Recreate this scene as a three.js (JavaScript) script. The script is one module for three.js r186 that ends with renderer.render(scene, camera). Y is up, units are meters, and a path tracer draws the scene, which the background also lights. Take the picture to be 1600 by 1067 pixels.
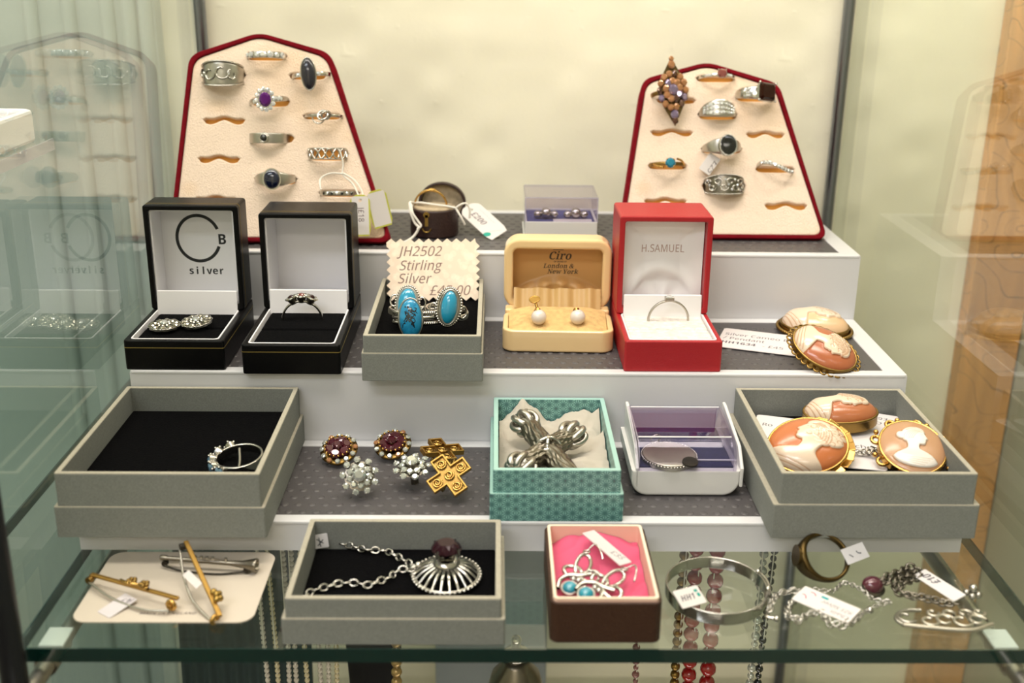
import * as THREE from 'three';
import { RoundedBoxGeometry } from 'three/addons/geometries/RoundedBoxGeometry.js';
import { mergeGeometries, mergeVertices } from 'three/addons/utils/BufferGeometryUtils.js';
import { RectAreaLightUniformsLib } from 'three/addons/lights/RectAreaLightUniformsLib.js';

// ---------------------------------------------------------------- camera, lights, exposure
const scene = new THREE.Scene();
scene.background = new THREE.Color(0x000000);
const camera = new THREE.PerspectiveCamera(33.76, 1600 / 1067, 0.02, 20);
camera.rotation.order = 'YXZ';
camera.rotation.set(-0.3351, -0.0163, 0.0114);
camera.position.set(-0.0114, 0.2196, 0.3843);
camera.focus = 0.49;
camera.userData.fStop = 9;
const renderer = new THREE.WebGLRenderer({ antialias: true });
renderer.toneMapping = THREE.LinearToneMapping;
renderer.toneMappingExposure = 0.87;
renderer.shadowMap.enabled = true;
RectAreaLightUniformsLib.init();
const LAMPS = [ // x, y, z, width, depth, intensity, colour, tilt towards the front
  { at: [0.0, 0.42, -0.09], label: 'warm strip light on wall brackets above the ring stands', size: [0.32, 0.04], power: 15, color: 0xfff4e6, tilt: 0, name: 'case_strip_light' },
  { at: [-0.4, 0.42, -0.165], label: 'warm strip light on wall brackets in the next case', size: [0.3, 0.04], power: 16, color: 0xfff6ea, tilt: 0, name: 'case_strip_light' },
  { at: [0.252, 0.42, -0.165], label: 'short warm strip light beside the wooden trim', size: [0.09, 0.04], power: 40, color: 0xfff6ea, tilt: 0, name: 'case_strip_light' },
  { at: [-0.25, 1.48, 0.3], label: 'white ceiling light panel nearest the back wall', size: [1.2, 0.3], power: 16, color: 0xfff6ea, tilt: 0, name: 'ceiling_light' },
  { at: [-0.4, 1.48, 2.3], label: 'white ceiling light panel nearest the front wall', size: [1.2, 0.3], power: 16, color: 0xfff6ea, tilt: 0, name: 'ceiling_light' },
  { at: [-0.9, 1.48, 1.3], label: 'bluish white ceiling light panel in the middle of the room', size: [1.2, 0.3], power: 16, color: 0xf4f6ff, tilt: 0, name: 'ceiling_light' },
];

// ---------------------------------------------------------------- helpers
let seed = 7;
const rnd = () => { seed = (seed + 0x6d2b79f5) | 0; let t = Math.imul(seed ^ (seed >>> 15), 1 | seed); t = (t + Math.imul(t ^ (t >>> 7), 61 | t)) ^ t; return ((t ^ (t >>> 14)) >>> 0) / 4294967296; };
const rr2 = (a, b) => a + (b - a) * rnd();
const V = (x, y, z) => new THREE.Vector3(x, y, z);
const PI = Math.PI, D2R = PI / 180;
const used = {};
const numbered = (n) => { used[n] = (used[n] ?? -1) + 1; return used[n] ? n + '_' + String(used[n]).padStart(3, '0') : n; };
function prep(g) {
  g = g.index ? g.toNonIndexed() : g.clone();
  if (!g.attributes.normal) g.computeVertexNormals();
  if (!g.attributes.uv) g.setAttribute('uv', new THREE.Float32BufferAttribute(new Float32Array(g.attributes.position.count * 2), 2));
  for (const k of Object.keys(g.attributes)) if (!['position', 'normal', 'uv'].includes(k)) g.deleteAttribute(k);
  return g;
}
const merge = (gs) => { gs = [gs].flat(Infinity); return gs.length === 1 ? gs[0] : mergeGeometries(gs.map(prep)); };
const tmpM = new THREE.Matrix4(), tmpQ = new THREE.Quaternion(), tmpE = new THREE.Euler();
function mv(g, ...a) { return Array.isArray(g) ? g.flat(Infinity).map((q) => mv1(q, ...a)) : mv1(g, ...a); }
function mv1(g, x = 0, y = 0, z = 0, rx = 0, ry = 0, rz = 0, sx = 1, sy = sx, sz = sx) {
  tmpM.compose(V(x, y, z), tmpQ.setFromEuler(tmpE.set(rx, ry, rz)), V(sx, sy, sz));
  return g.clone().applyMatrix4(tmpM);
}
function boxUV(g) { // uv in metres, across the axis that the face looks along
  g = g.index ? g.toNonIndexed() : g;
  const p = g.attributes.position, uv = new Float32Array(p.count * 2), a = V(), b = V(), c = V(), n = V();
  for (let i = 0; i < p.count; i += 3) {
    a.fromBufferAttribute(p, i); b.fromBufferAttribute(p, i + 1); c.fromBufferAttribute(p, i + 2);
    n.copy(b).sub(a).cross(c.clone().sub(a));
    const ax = Math.abs(n.x), ay = Math.abs(n.y), az = Math.abs(n.z);
    [a, b, c].forEach((q, k) => {
      const [u, v] = az >= ax && az >= ay ? [q.x, q.y] : ay >= ax ? [q.x, q.z] : [q.z, q.y];
      uv[(i + k) * 2] = u; uv[(i + k) * 2 + 1] = v;
    });
  }
  g.setAttribute('uv', new THREE.BufferAttribute(uv, 2));
  return g;
}
function part(parent, name, geos, m, label) {
  const o = new THREE.Mesh(merge(geos), m);
  o.name = name; o.castShadow = o.receiveShadow = true;
  if (label) o.userData.label = label;
  parent.add(o);
  return o;
}
function tag(o, label, category, group) { o.userData.label = label; o.userData.category = category; if (group) o.userData.group = group; return o; }
function thing(name, label, category, [x, y, z] = [0, 0, 0], [rx, ry, rz] = [0, 0, 0], group) {
  const o = new THREE.Group(); o.name = numbered(name); o.position.set(x, y, z); o.rotation.set(rx, ry, rz); scene.add(o);
  return tag(o, label, category, group);
}
function solo(name, geos, m, label, category, [x, y, z] = [0, 0, 0], [rx, ry, rz] = [0, 0, 0], group) {
  const o = part(scene, numbered(name), geos, m); o.position.set(x, y, z); o.rotation.set(rx, ry, rz);
  return tag(o, label, category, group);
}
function copyOf(o, label, [x, y, z], [rx, ry, rz] = [0, 0, 0]) {
  const c = o.clone(); c.name = numbered(o.name.replace(/_\d{3}$/, '')); c.position.set(x, y, z); c.rotation.set(rx, ry, rz); c.userData = { ...o.userData, label }; scene.add(c);
  return c;
}
function struct(name, geos, m, at = [0, 0, 0]) { const o = part(scene, name, geos, m); o.position.set(...at); o.userData.kind = 'structure'; return o; }

// geometry shorthands
const bx = (w, h, d, x = 0, y = 0, z = 0, r = 0) => mv(r ? new RoundedBoxGeometry(w, h, d, 3, Math.min(r, w / 2.01, h / 2.01, d / 2.01)) : new THREE.BoxGeometry(w, h, d), x, y, z);
const ball = (r, x, y, z, d = 2) => mv(new THREE.SphereGeometry(r, 6 + 4 * d, 4 + 3 * d), x, y, z);
const curve = (pts, closed = false) => new THREE.CatmullRomCurve3(pts.map((p) => (p.isVector3 ? p : V(...p))), closed);
const tube = (pts, r, closed = false, n = 0, m = 7) => new THREE.TubeGeometry(curve(pts, closed), n || Math.max(8, pts.length * 5), r, m, closed);
const cyl = (r1, r2, h, x = 0, y = 0, z = 0, n = 24) => mv(new THREE.CylinderGeometry(r1, r2, h, n), x, y, z);
const lathe = (pts, n = 40) => new THREE.LatheGeometry(pts.map(([x, y]) => new THREE.Vector2(x, y)), n);
function rrShape(w, h, r, S = THREE.Shape, cx = 0, cy = 0) {
  const s = new S(), x = cx - w / 2, y = cy - h / 2;
  s.moveTo(x + r, y); s.lineTo(x + w - r, y); s.absarc(x + w - r, y + r, r, -PI / 2, 0); s.lineTo(x + w, y + h - r); s.absarc(x + w - r, y + h - r, r, 0, PI / 2);
  s.lineTo(x + r, y + h); s.absarc(x + r, y + h - r, r, PI / 2, PI); s.lineTo(x, y + r); s.absarc(x + r, y + r, r, PI, PI * 1.5);
  return s;
}
const polyShape = (pts, S = THREE.Shape) => { const s = new S(); pts.forEach(([x, y], i) => (i ? s.lineTo(x, y) : s.moveTo(x, y))); s.closePath(); return s; };
function extr(shape, depth, bevel = 0, seg = 6, bs = 2) { // keeps the outline's size and the total depth
  const g = new THREE.ExtrudeGeometry(shape, { depth: Math.max(depth - 2 * bevel, 1e-5), bevelEnabled: bevel > 0, bevelThickness: bevel, bevelSize: bevel, bevelOffset: -bevel, bevelSegments: bs, curveSegments: seg });
  return bevel ? g.translate(0, 0, bevel) : g;
}
const upright = (g) => g.rotateX(-PI / 2); // extrusion direction becomes +y, shape's y becomes -z
function frame(w, h, iw, ih, depth, r = 0.001, ir = 0.0006, bevel = 0.0003) {
  const s = rrShape(w, h, r); s.holes.push(rrShape(iw, ih, ir, THREE.Path)); return extr(s, depth, bevel);
}
const frameY = (...a) => upright(frame(...a));
function sheet(pts, t = 0.0003) { // thin sheet in xy whose uv spans its bounds
  const g = extr(Array.isArray(pts) ? polyShape(pts) : pts, t, 0, 10); g.computeBoundingBox();
  const b = g.boundingBox, p = g.attributes.position, uv = g.attributes.uv;
  for (let i = 0; i < p.count; i++) uv.setXY(i, (p.getX(i) - b.min.x) / (b.max.x - b.min.x), (p.getY(i) - b.min.y) / (b.max.y - b.min.y));
  return g;
}
// ring band in the xy plane round z; angle 0 is +y
function band(R, fw, ft, N = 72, M = 10, dz = () => 0, flat = 0.55) {
  const pos = [], idx = [], w = typeof fw === 'function' ? fw : () => fw, t = typeof ft === 'function' ? ft : () => ft;
  const sg = (v) => Math.sign(v) * Math.abs(v) ** flat;
  for (let i = 0; i < N; i++) {
    let a = (i / N) * 2 * PI; const aa = a > PI ? a - 2 * PI : a, W = w(aa) / 2, T = t(aa);
    for (let j = 0; j < M; j++) {
      const q = (j / M) * 2 * PI, rad = R + T * (0.5 + 0.5 * sg(Math.cos(q))), z = W * sg(Math.sin(q)) + dz(aa);
      pos.push(rad * Math.sin(a), rad * Math.cos(a), z);
      const i2 = (i + 1) % N, j2 = (j + 1) % M;
      idx.push(i * M + j, i2 * M + j, i * M + j2, i2 * M + j, i2 * M + j2, i * M + j2);
    }
  }
  const g = new THREE.BufferGeometry(); g.setAttribute('position', new THREE.Float32BufferAttribute(pos, 3)); g.setIndex(idx); g.computeVertexNormals();
  return g;
}
const onBand = (R, s, z) => V(R * Math.sin(s), R * Math.cos(s), z);
function gem(rx, rz = rx, h = rx, n = 10, table = 0.58) { // faceted stone, table towards +y, girdle at y = 0
  const P = [], tri = (a, b, c) => P.push(...a, ...b, ...c), at = (k, f, y) => [Math.sin((k / n) * 2 * PI) * rx * f, y, Math.cos((k / n) * 2 * PI) * rz * f];
  const top = h * 0.42, mid = h * 0.24, bot = -h * 0.7;
  for (let k = 0; k < n; k++) {
    const g0 = at(k, 1, 0), g1 = at(k + 1, 1, 0), m = at(k + 0.5, 0.83, mid), t0 = at(k, table, top), t1 = at(k + 1, table, top), m0 = at(k - 0.5, 0.83, mid);
    tri(g0, g1, m); tri(m, t1, t0); tri(g0, m, t0); tri(g0, t0, m0); tri([0, top, 0], t0, t1); tri(g1, g0, [0, bot, 0]);
  }
  const g = new THREE.BufferGeometry(); g.setAttribute('position', new THREE.Float32BufferAttribute(P, 3)); g.computeVertexNormals();
  return g;
}
function squareGem(w, d, h, cut = 0.24, table = 0.6) { // emerald or cushion cut
  const ring = (f, y) => { const a = (w / 2) * f, b = (d / 2) * f, c = cut * Math.min(w, d) * f; return [[-a + c, y, b], [a - c, y, b], [a, y, b - c], [a, y, -b + c], [a - c, y, -b], [-a + c, y, -b], [-a, y, -b + c], [-a, y, b - c]]; };
  const rs = [ring(0.1, -h * 0.7), ring(0.7, -h * 0.35), ring(1, 0), ring(0.85, h * 0.22), ring(table, h * 0.36)], P = [], tri = (a, b, c) => P.push(...a, ...b, ...c);
  for (let k = 0; k < 4; k++) for (let i = 0; i < 8; i++) { const j = (i + 1) % 8; tri(rs[k][i], rs[k][j], rs[k + 1][j]); tri(rs[k][i], rs[k + 1][j], rs[k + 1][i]); }
  for (let i = 0; i < 8; i++) tri([0, h * 0.36, 0], rs[4][i], rs[4][(i + 1) % 8]);
  const g = new THREE.BufferGeometry(); g.setAttribute('position', new THREE.Float32BufferAttribute(P, 3)); g.computeVertexNormals();
  return g;
}
const cab = (rx, rz, h) => mv(new THREE.SphereGeometry(1, 28, 10, 0, 2 * PI, 0, PI / 2), 0, 0, 0, 0, 0, 0, rx, h, rz);
const oval = (rx, rz, y = 0, n = 28) => Array.from({ length: n }, (_, i) => V(rx * Math.cos((i / n) * 2 * PI), y, rz * Math.sin((i / n) * 2 * PI)));
const ovalTube = (rx, rz, y, r, m = 6) => tube(oval(rx, rz, y), r, true, 56, m);
const disc = (rx, rz, h, y = 0) => mv(new THREE.CylinderGeometry(1, 1, 1, 32), 0, y + h / 2, 0, 0, 0, 0, rx, h, rz);
// a small link chain along a path: one geometry, links turned alternately
function linkGeo(r, wire, long = 1.35) { return mv(new THREE.TorusGeometry(r, wire, 5, 12), 0, 0, 0, PI / 2, 0, 0, long, 1, 1); }
function chainMats(pts, step) {
  const c = curve(pts), n = Math.max(2, Math.round(c.getLength() / step)), out = [];
  for (let i = 0; i < n; i++) {
    const p = c.getPointAt((i + 0.5) / n), t = c.getTangentAt((i + 0.5) / n), up = Math.abs(t.y) > 0.9 ? V(1, 0, 0) : V(0, 1, 0), s = t.clone().cross(up).normalize(), u = s.clone().cross(t);
    const m = new THREE.Matrix4().makeBasis(t, u, s), q = new THREE.Matrix4().makeRotationX((i % 2 ? 0.95 : -0.55) + 0.15 * Math.sin(i * 2.1));
    out.push(m.multiply(q).setPosition(p));
  }
  return out;
}
const chainGeo = (pts, r, wire) => { const l = linkGeo(r, wire); return chainMats(pts, r * 2.1).map((m) => l.clone().applyMatrix4(m)); };

// ---------------------------------------------------------------- textures
function canvasTex(w, h, draw, rep) {
  const c = document.createElement('canvas'); c.width = w; c.height = h;
  draw(c.getContext('2d'), w, h);
  const t = new THREE.CanvasTexture(c); t.colorSpace = THREE.SRGBColorSpace; t.magFilter = THREE.LinearFilter;
  if (rep) { t.wrapS = t.wrapT = THREE.RepeatWrapping; t.repeat.set(rep[0], rep[1]); }
  return t;
}
function noiseTex(n, f, srgb, rep) { // f(x, y, r) -> grey or [r, g, b], 0..1
  const d = new Uint8Array(n * n * 4);
  for (let y = 0; y < n; y++) for (let x = 0; x < n; x++) { const v = f(x / n, y / n, rnd()), c = Array.isArray(v) ? v : [v, v, v]; for (let k = 0; k < 3; k++) d[(y * n + x) * 4 + k] = Math.max(0, Math.min(255, c[k] * 255)); d[(y * n + x) * 4 + 3] = 255; }
  const t = new THREE.DataTexture(d, n, n); t.magFilter = THREE.LinearFilter; t.minFilter = THREE.LinearFilter; t.wrapS = t.wrapT = THREE.RepeatWrapping; t.repeat.set(rep, rep); if (srgb) t.colorSpace = THREE.SRGBColorSpace; t.needsUpdate = true;
  return t;
}
// smooth tiling value noise
function valueNoise(n) { const g = Array.from({ length: n * n }, () => rnd()), s = (t) => t * t * (3 - 2 * t); return (x, y) => { x *= n; y *= n; const xi = Math.floor(x), yi = Math.floor(y), fx = s(x - xi), fy = s(y - yi), at = (i, j) => g[(((j % n) + n) % n) * n + (((i % n) + n) % n)]; return (at(xi, yi) * (1 - fx) + at(xi + 1, yi) * fx) * (1 - fy) + (at(xi, yi + 1) * (1 - fx) + at(xi + 1, yi + 1) * fx) * fy; }; }
const n4 = valueNoise(4), n16 = valueNoise(16), n48 = valueNoise(48), n9 = valueNoise(9);
const paperTex = noiseTex(128, (x, y, r) => 0.86 + 0.1 * n48(x, y) + 0.04 * r, true, 60);
const velvetTex = noiseTex(128, (x, y, r) => 0.8 + 0.12 * n16(x, y) + 0.08 * r, true, 40);
const velvetBump = noiseTex(128, (x, y, r) => 0.5 * n48(x, y) + 0.5 * r, false, 50);
const padTex = noiseTex(256, (x, y, r) => { const s = Math.max(0, n4(x, y) - 0.55) * 0.35 + Math.max(0, n9(x, y) - 0.7) * 0.3; return [0.99 - s * 0.2 - r * 0.02, 0.97 - s * 0.5 - r * 0.02, 0.94 - s * 0.9 - r * 0.02]; }, true, 8);
const plasterBump = noiseTex(256, (x, y, r) => { const b = n16(x, y); return 0.5 * n4(x, y) + 0.25 * b + 0.5 * Math.max(0, n48(x, y) - 0.9) + 0.01 * r; }, false, 4);
const plasterTex = noiseTex(256, (x, y, r) => { const a = 0.95 + 0.05 * n9(x, y) - 0.03 * n16(x, y); return [a, a, a * 0.99]; }, true, 1.7);
const woodTex = noiseTex(512, (x, y, r) => { const w = 0.05 * (n4(x, y * 2) - 0.5), g = n48((x + w) * 1, y * 0.0625) * 0.5 + n16(x + w, y * 0.125) * 0.5, k = Math.abs(((n4(x * 2, y * 3) * 5 + y * 7) % 1) - 0.5) < 0.03 ? 0.18 : 0, a = 0.62 + 0.24 * g - k + 0.05 * r; return [a * 1.02, a * 0.74, a * 0.44]; }, true, 5);
const leatherBump = noiseTex(128, (x, y, r) => n48(x, y) * 0.7 + r * 0.3, false, 60);

// ---------------------------------------------------------------- materials
const mat = (color, roughness = 0.5, metalness = 0, o = {}) => new THREE.MeshPhysicalMaterial({ color, roughness, metalness, ...o });
const M = {
  silver: mat(0xc4c1ba, 0.17, 1), silverSoft: mat(0xb9b5ac, 0.32, 1), silverOld: mat(0x7f796d, 0.3, 1), oxid: mat(0x3b3832, 0.4, 1), silverMatt: mat(0xc9c3b4, 0.42, 1), steel: mat(0x9a9da3, 0.25, 1),
  gold: mat(0xcba25c, 0.25, 1), goldOld: mat(0x8f7340, 0.34, 1), goldMatt: mat(0xb38e4c, 0.45, 1), bronze: mat(0x5a4a2c, 0.38, 1), brass: mat(0xa88a4a, 0.35, 1),
  diamond: mat(0xe9ecee, 0.06, 0.55, { clearcoat: 1, clearcoatRoughness: 0.03 }), rhine: mat(0xd8dcd6, 0.07, 0.7, { clearcoat: 1 }), marcasite: mat(0xa9a596, 0.12, 0.9),
  amethyst: mat(0x5a0f70, 0.12, 0.3, { clearcoat: 0.3 }), wine: mat(0x4a1220, 0.06, 0.3, { clearcoat: 1 }), blueStone: mat(0x2a93b6, 0.05, 0.6, { clearcoat: 1 }), paleBlue: mat(0x6d93ad, 0.06, 0.4, { clearcoat: 1 }),
  smoky: mat(0x2c1209, 0.05, 0.1, { specularIntensity: 0.7 }), pinkish: mat(0x8d4a45, 0.06, 0.3, { clearcoat: 1 }), amber: mat(0xae7a50, 0.12, 0.3, { clearcoat: 1 }), amberDark: mat(0x5a3a2a, 0.08, 0.5, { clearcoat: 1 }), lilac: mat(0x8a7a96, 0.08, 0.5, { clearcoat: 1 }),
  navy: mat(0x10182f, 0.08, 0.1, { clearcoat: 1 }), blackStone: mat(0x070709, 0.08, 0, { clearcoat: 1 }), slate: mat(0x24232d, 0.22, 0.1, { clearcoat: 0.6 }), turquoise: mat(0x2191b4, 0.2, 0, { clearcoat: 0.8, clearcoatRoughness: 0.12 }), teal: mat(0x1c8ea3, 0.2, 0, { clearcoat: 1 }),
  garnet: mat(0x55202f, 0.15, 0.1, { clearcoat: 1 }), plum: mat(0x2a1019, 0.06, 0.15, { specularIntensity: 0.7 }), pearl: mat(0xd6cdc3, 0.16, 0, { clearcoat: 0.8, clearcoatRoughness: 0.15, sheen: 0.4, sheenColor: new THREE.Color(0xffe8e0), sheenRoughness: 0.4 }), pearlCream: mat(0xd9cba6, 0.25, 0, { clearcoat: 0.6 }), crystal: mat(0xc9ccc4, 0.08, 0.5, { clearcoat: 1 }), redBead: mat(0x9b1414, 0.2, 0, { clearcoat: 1 }), roseBead: mat(0x8c5a58, 0.2, 0, { clearcoat: 1 }), goldBead: mat(0xb59a68, 0.3, 0.6),
  greyBoard: mat(0x868983, 0.9, 0, { map: paperTex }), greyEdge: mat(0xb3ad9b, 0.9, 0, { map: paperTex }), greyBoardIn: mat(0x80837d, 0.9, 0, { map: paperTex }),
  blackVelvet: mat(0x050506, 1, 0, { bumpMap: velvetBump, bumpScale: 0.0004, specularIntensity: 0.15 }), creamVelvet: mat(0xf3e2d4, 1, 0, { map: padTex, bumpMap: velvetBump, bumpScale: 0.0004, specularIntensity: 0.2, sheen: 0.4, sheenColor: new THREE.Color(0xfff0dc), sheenRoughness: 0.6 }),
  redVelvet: mat(0x7a0f1c, 0.95, 0, { map: velvetTex, sheen: 0.6, sheenColor: new THREE.Color(0xd84050), sheenRoughness: 0.5, specularIntensity: 0.2 }), foam: mat(0xdc9e4c, 1, 0), whiteVelvet: mat(0xf2e9e0, 1, 0, { map: velvetTex, bumpMap: velvetBump, bumpScale: 0.0004 }),
  acrylic: mat(0xd2d2d4, 0.28, 0), rubber: mat(0x4d4a4b, 0.42, 0), leatherBlack: mat(0x060607, 0.34, 0, { specularIntensity: 0.4, bumpMap: leatherBump, bumpScale: 0.00006 }), linerWhite: mat(0xe9e7ea, 0.55, 0), satin: mat(0xe6e4e4, 0.32, 0), goldLine: mat(0xb8a25a, 0.4, 0.9),
  redLeather: mat(0xa3161f, 0.42, 0, { bumpMap: leatherBump, bumpScale: 0.00008 }), redInside: mat(0x5a0f12, 0.7, 0), ivory: mat(0xe8c893, 0.2, 0, { clearcoat: 0.4 }), creamSatin: mat(0xcfa265, 0.38, 0, { map: velvetTex }), creamPad: mat(0xe6bf80, 1, 0, { map: velvetTex, bumpMap: velvetBump, bumpScale: 0.0003 }), creamFlap: mat(0xb8965f, 0.4, 0),
  brownLeather: mat(0x3a2011, 0.5, 0, { bumpMap: leatherBump, bumpScale: 0.0002 }), darkLeather: mat(0x2c1611, 0.45, 0, { bumpMap: leatherBump, bumpScale: 0.0002 }), pinkPaper: mat(0xe6c0ac, 0.8, 0), creamPaper: mat(0xe8d8bf, 0.8, 0), pinkCloth: mat(0xcf5a7a, 0.9, 0, { sheen: 0.3, sheenColor: new THREE.Color(0xff90a8), sheenRoughness: 0.6 }),
  beigeVelvet: mat(0xc9b698, 1, 0, { map: velvetTex }), paper: mat(0xd8d2cf, 0.8, 0), thread: mat(0xe6e0d6, 0.9, 0), blueFelt: mat(0x232455, 0.9, 0, { map: velvetTex }), blueFeltPale: mat(0x5a5f92, 0.9, 0, { map: velvetTex }), whitePlastic: mat(0xd9d8d4, 0.3, 0), wool: mat(0xf4ead8, 1, 0, { bumpMap: velvetBump, bumpScale: 0.0003, sheen: 0.5, sheenColor: new THREE.Color(0xfff6e6), sheenRoughness: 0.8 }),
  clear: mat(0xf1eff6, 0.02, 0, { transmission: 1, thickness: 0, ior: 1.5 }), clearEdge: mat(0xe6e4ee, 0.06, 0, { transmission: 0.6, thickness: 0, ior: 1.5 }),
  pane: mat(0xfbfefc, 0, 0, { transmission: 1, thickness: 0, ior: 1.5 }), paneRight: mat(0xfdfffc, 0, 0, { transmission: 1, thickness: 0, ior: 1.38 }), shelfGlass: mat(0xf7fcfa, 0, 0, { transmission: 1, thickness: 0, ior: 1.5 }), glassEdge: mat(0x082a25, 0.12, 0, { clearcoat: 1 }),
  chrome: mat(0x8a8d96, 0.28, 1), postDark: mat(0x3a3c42, 0.35, 0.9), wall: mat(0xf2edd8, 0.75, 0, { map: plasterTex, bumpMap: plasterBump, bumpScale: 0.004 }), wallCream: mat(0xe6e2c8, 0.8, 0), wood: mat(0xffffff, 0.55, 0, { map: woodTex }),
  floor: mat(0x4c4238, 0.8, 0), ceiling: mat(0xefede6, 0.9, 0), greyWall: mat(0xa5a594, 0.85, 0), tealBoard: mat(0x98a6a2, 0.9, 0), tealDrape: mat(0x33403f, 0.95, 0), greyPanel: mat(0x8b9294, 0.8, 0), blackCloth: mat(0x08080a, 1, 0), pinkGrey: mat(0x9c8c80, 0.8, 0),
};
const glow = (c, k) => new THREE.MeshStandardMaterial({ color: 0xffffff, emissive: c, emissiveIntensity: k });
const printed = (t, rough = 0.8) => mat(0xffffff, rough, 0, { map: t });

// ---------------------------------------------------------------- the setting
const T1 = 0.0126, T2 = 0.0451, T3 = 0.0782, D1 = -0.0753, D2 = -0.1546, D3 = -0.2511;
struct('wall_back', boxUV(bx(2.4, 2.7, 0.1, -0.85, 0.25, -0.326)), M.wall);
struct('wall_right', boxUV(bx(0.1, 2.7, 3.4, 0.362, 0.25, 1.324)), M.greyWall);
struct('wall_left', bx(0.1, 2.7, 3.4, -2.05, 0.25, 1.324), M.wallCream);
struct('wall_front', bx(2.5, 2.7, 0.1, -0.85, 0.25, 3.05), M.wallCream);
struct('floor', bx(2.6, 0.1, 3.5, -0.85, -1.1, 1.35), M.floor);
struct('ceiling', bx(2.6, 0.1, 3.5, -0.85, 1.6, 1.35), M.ceiling);
struct('trim_1', boxUV(bx(0.0355, 2.6, 0.012, 0.2935, 0.25, -0.27, 0.0015)), M.wood);
// side panes of the case
struct('window_1', bx(0.004, 0.78, 0.345, -0.1795, 0.11, -0.0975), M.pane);
struct('window_2', bx(0.004, 0.78, 0.345, 0.192, 0.11, -0.0975), M.paneRight);
for (const [x, z, l, m] of [[-0.1768, -0.2705, 'slim grey metal corner post behind the taller ring stand on the left', M.chrome], [0.1862, -0.2705, 'slim grey metal corner post behind the shorter ring stand on the right', M.chrome], [-0.1655, 0.0755, 'dark metal corner post at the front left end of the glass shelf', M.postDark]]) {
  const t = thing('corner_post', l, 'post', [x, -0.98, z]);
  const pr = z > 0 ? 0.0043 : 0.0033; part(t, 'pole', cyl(pr, pr, 1.5, 0, 0.75, 0, 20), m);
  part(t, 'foot', cyl(0.006, 0.007, 0.07, 0, -0.035, 0, 20), m);
}
{ // glass shelf with its green edges
  const t = thing('glass_shelf', 'clear glass shelf with dark green polished edge carrying the stepped riser', 'shelf');
  part(t, 'glass_sheet', bx(0.347, 0.005, 0.329, 0.0045, -0.0025, -0.1), M.shelfGlass);
  part(t, 'front_edge', bx(0.3475, 0.0051, 0.0006, 0.0045, -0.0025, 0.0648), M.glassEdge);
  part(t, 'side_edge', bx(0.0006, 0.0051, 0.329, -0.1693, -0.0025, -0.1), M.glassEdge);
  part(t, 'side_edge', bx(0.0006, 0.0051, 0.329, 0.1783, -0.0025, -0.1), M.glassEdge);
}
for (const [x, l] of [[-0.1617, 'round metal support rod with collar under the left end of the shelf'], [0.1655, 'round metal support rod with collar under the right end of the shelf']]) {
  const t = thing('shelf_support', l, 'rod', [x, -0.0085, 0]);
  part(t, 'rod', mv(cyl(0.003, 0.003, 0.37, 0, 0, 0, 20), 0, -0.0012, -0.09, PI / 2), M.silverSoft);
  part(t, 'collar', mv(cyl(0.0039, 0.0039, 0.014, 0, 0, 0, 20), 0, -0.0012, 0.054, PI / 2), M.silverSoft);
  part(t, 'pad', bx(0.0085, 0.0012, 0.011, 0, 0.0028, 0.05, 0.0004), M.whitePlastic);
}
// lamps
{ // small strip light standing on the lower shelf, facing the back
  const t = thing('case_strip_light', 'small strip light standing low at the front of the lower shelf', 'light', [0.03, -0.256, 0.052]);
  part(t, 'stand', bx(0.2, 0.03, 0.012, 0, 0.015, 0.002, 0.002), M.whitePlastic); part(t, 'diffuser', bx(0.19, 0.02, 0.004, 0, 0.016, -0.005, 0.001), glow(0xfff4e6, 3));
  const a = new THREE.RectAreaLight(0xfff4e6, 16, 0.19, 0.02); a.position.set(0.03, -0.24, 0.0445); scene.add(a);
}
for (const L of LAMPS) {
  const up = L.name === 'ceiling_light', [w, d] = L.size;
  const t = thing(L.name, L.label, 'light', L.at, [0, 0, 0], up ? 'ceiling light panels' : undefined);
  part(t, 'housing', up ? frameY(w + 0.06, d + 0.06, w + 0.004, d + 0.004, 0.068, 0.01, 0.004, 0.002) : bx(w + 0.02, 0.02, d + 0.01, 0, 0.017, 0, 0.004), M.whitePlastic);
  part(t, 'diffuser', bx(w, 0.006, d, 0, 0.003, 0, 0.002), glow(L.color, up ? 2 : 4));
  if (!up) for (const s of [-1, 1]) part(t, 'bracket', bx(0.01, 0.008, 0.125, s * w * 0.42, 0.024, -0.083), M.chrome);
  const a = new THREE.RectAreaLight(L.color, L.power, w, d); a.position.set(L.at[0], L.at[1] - 0.003, L.at[2]); a.rotation.x = -PI / 2; scene.add(a);
}
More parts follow.
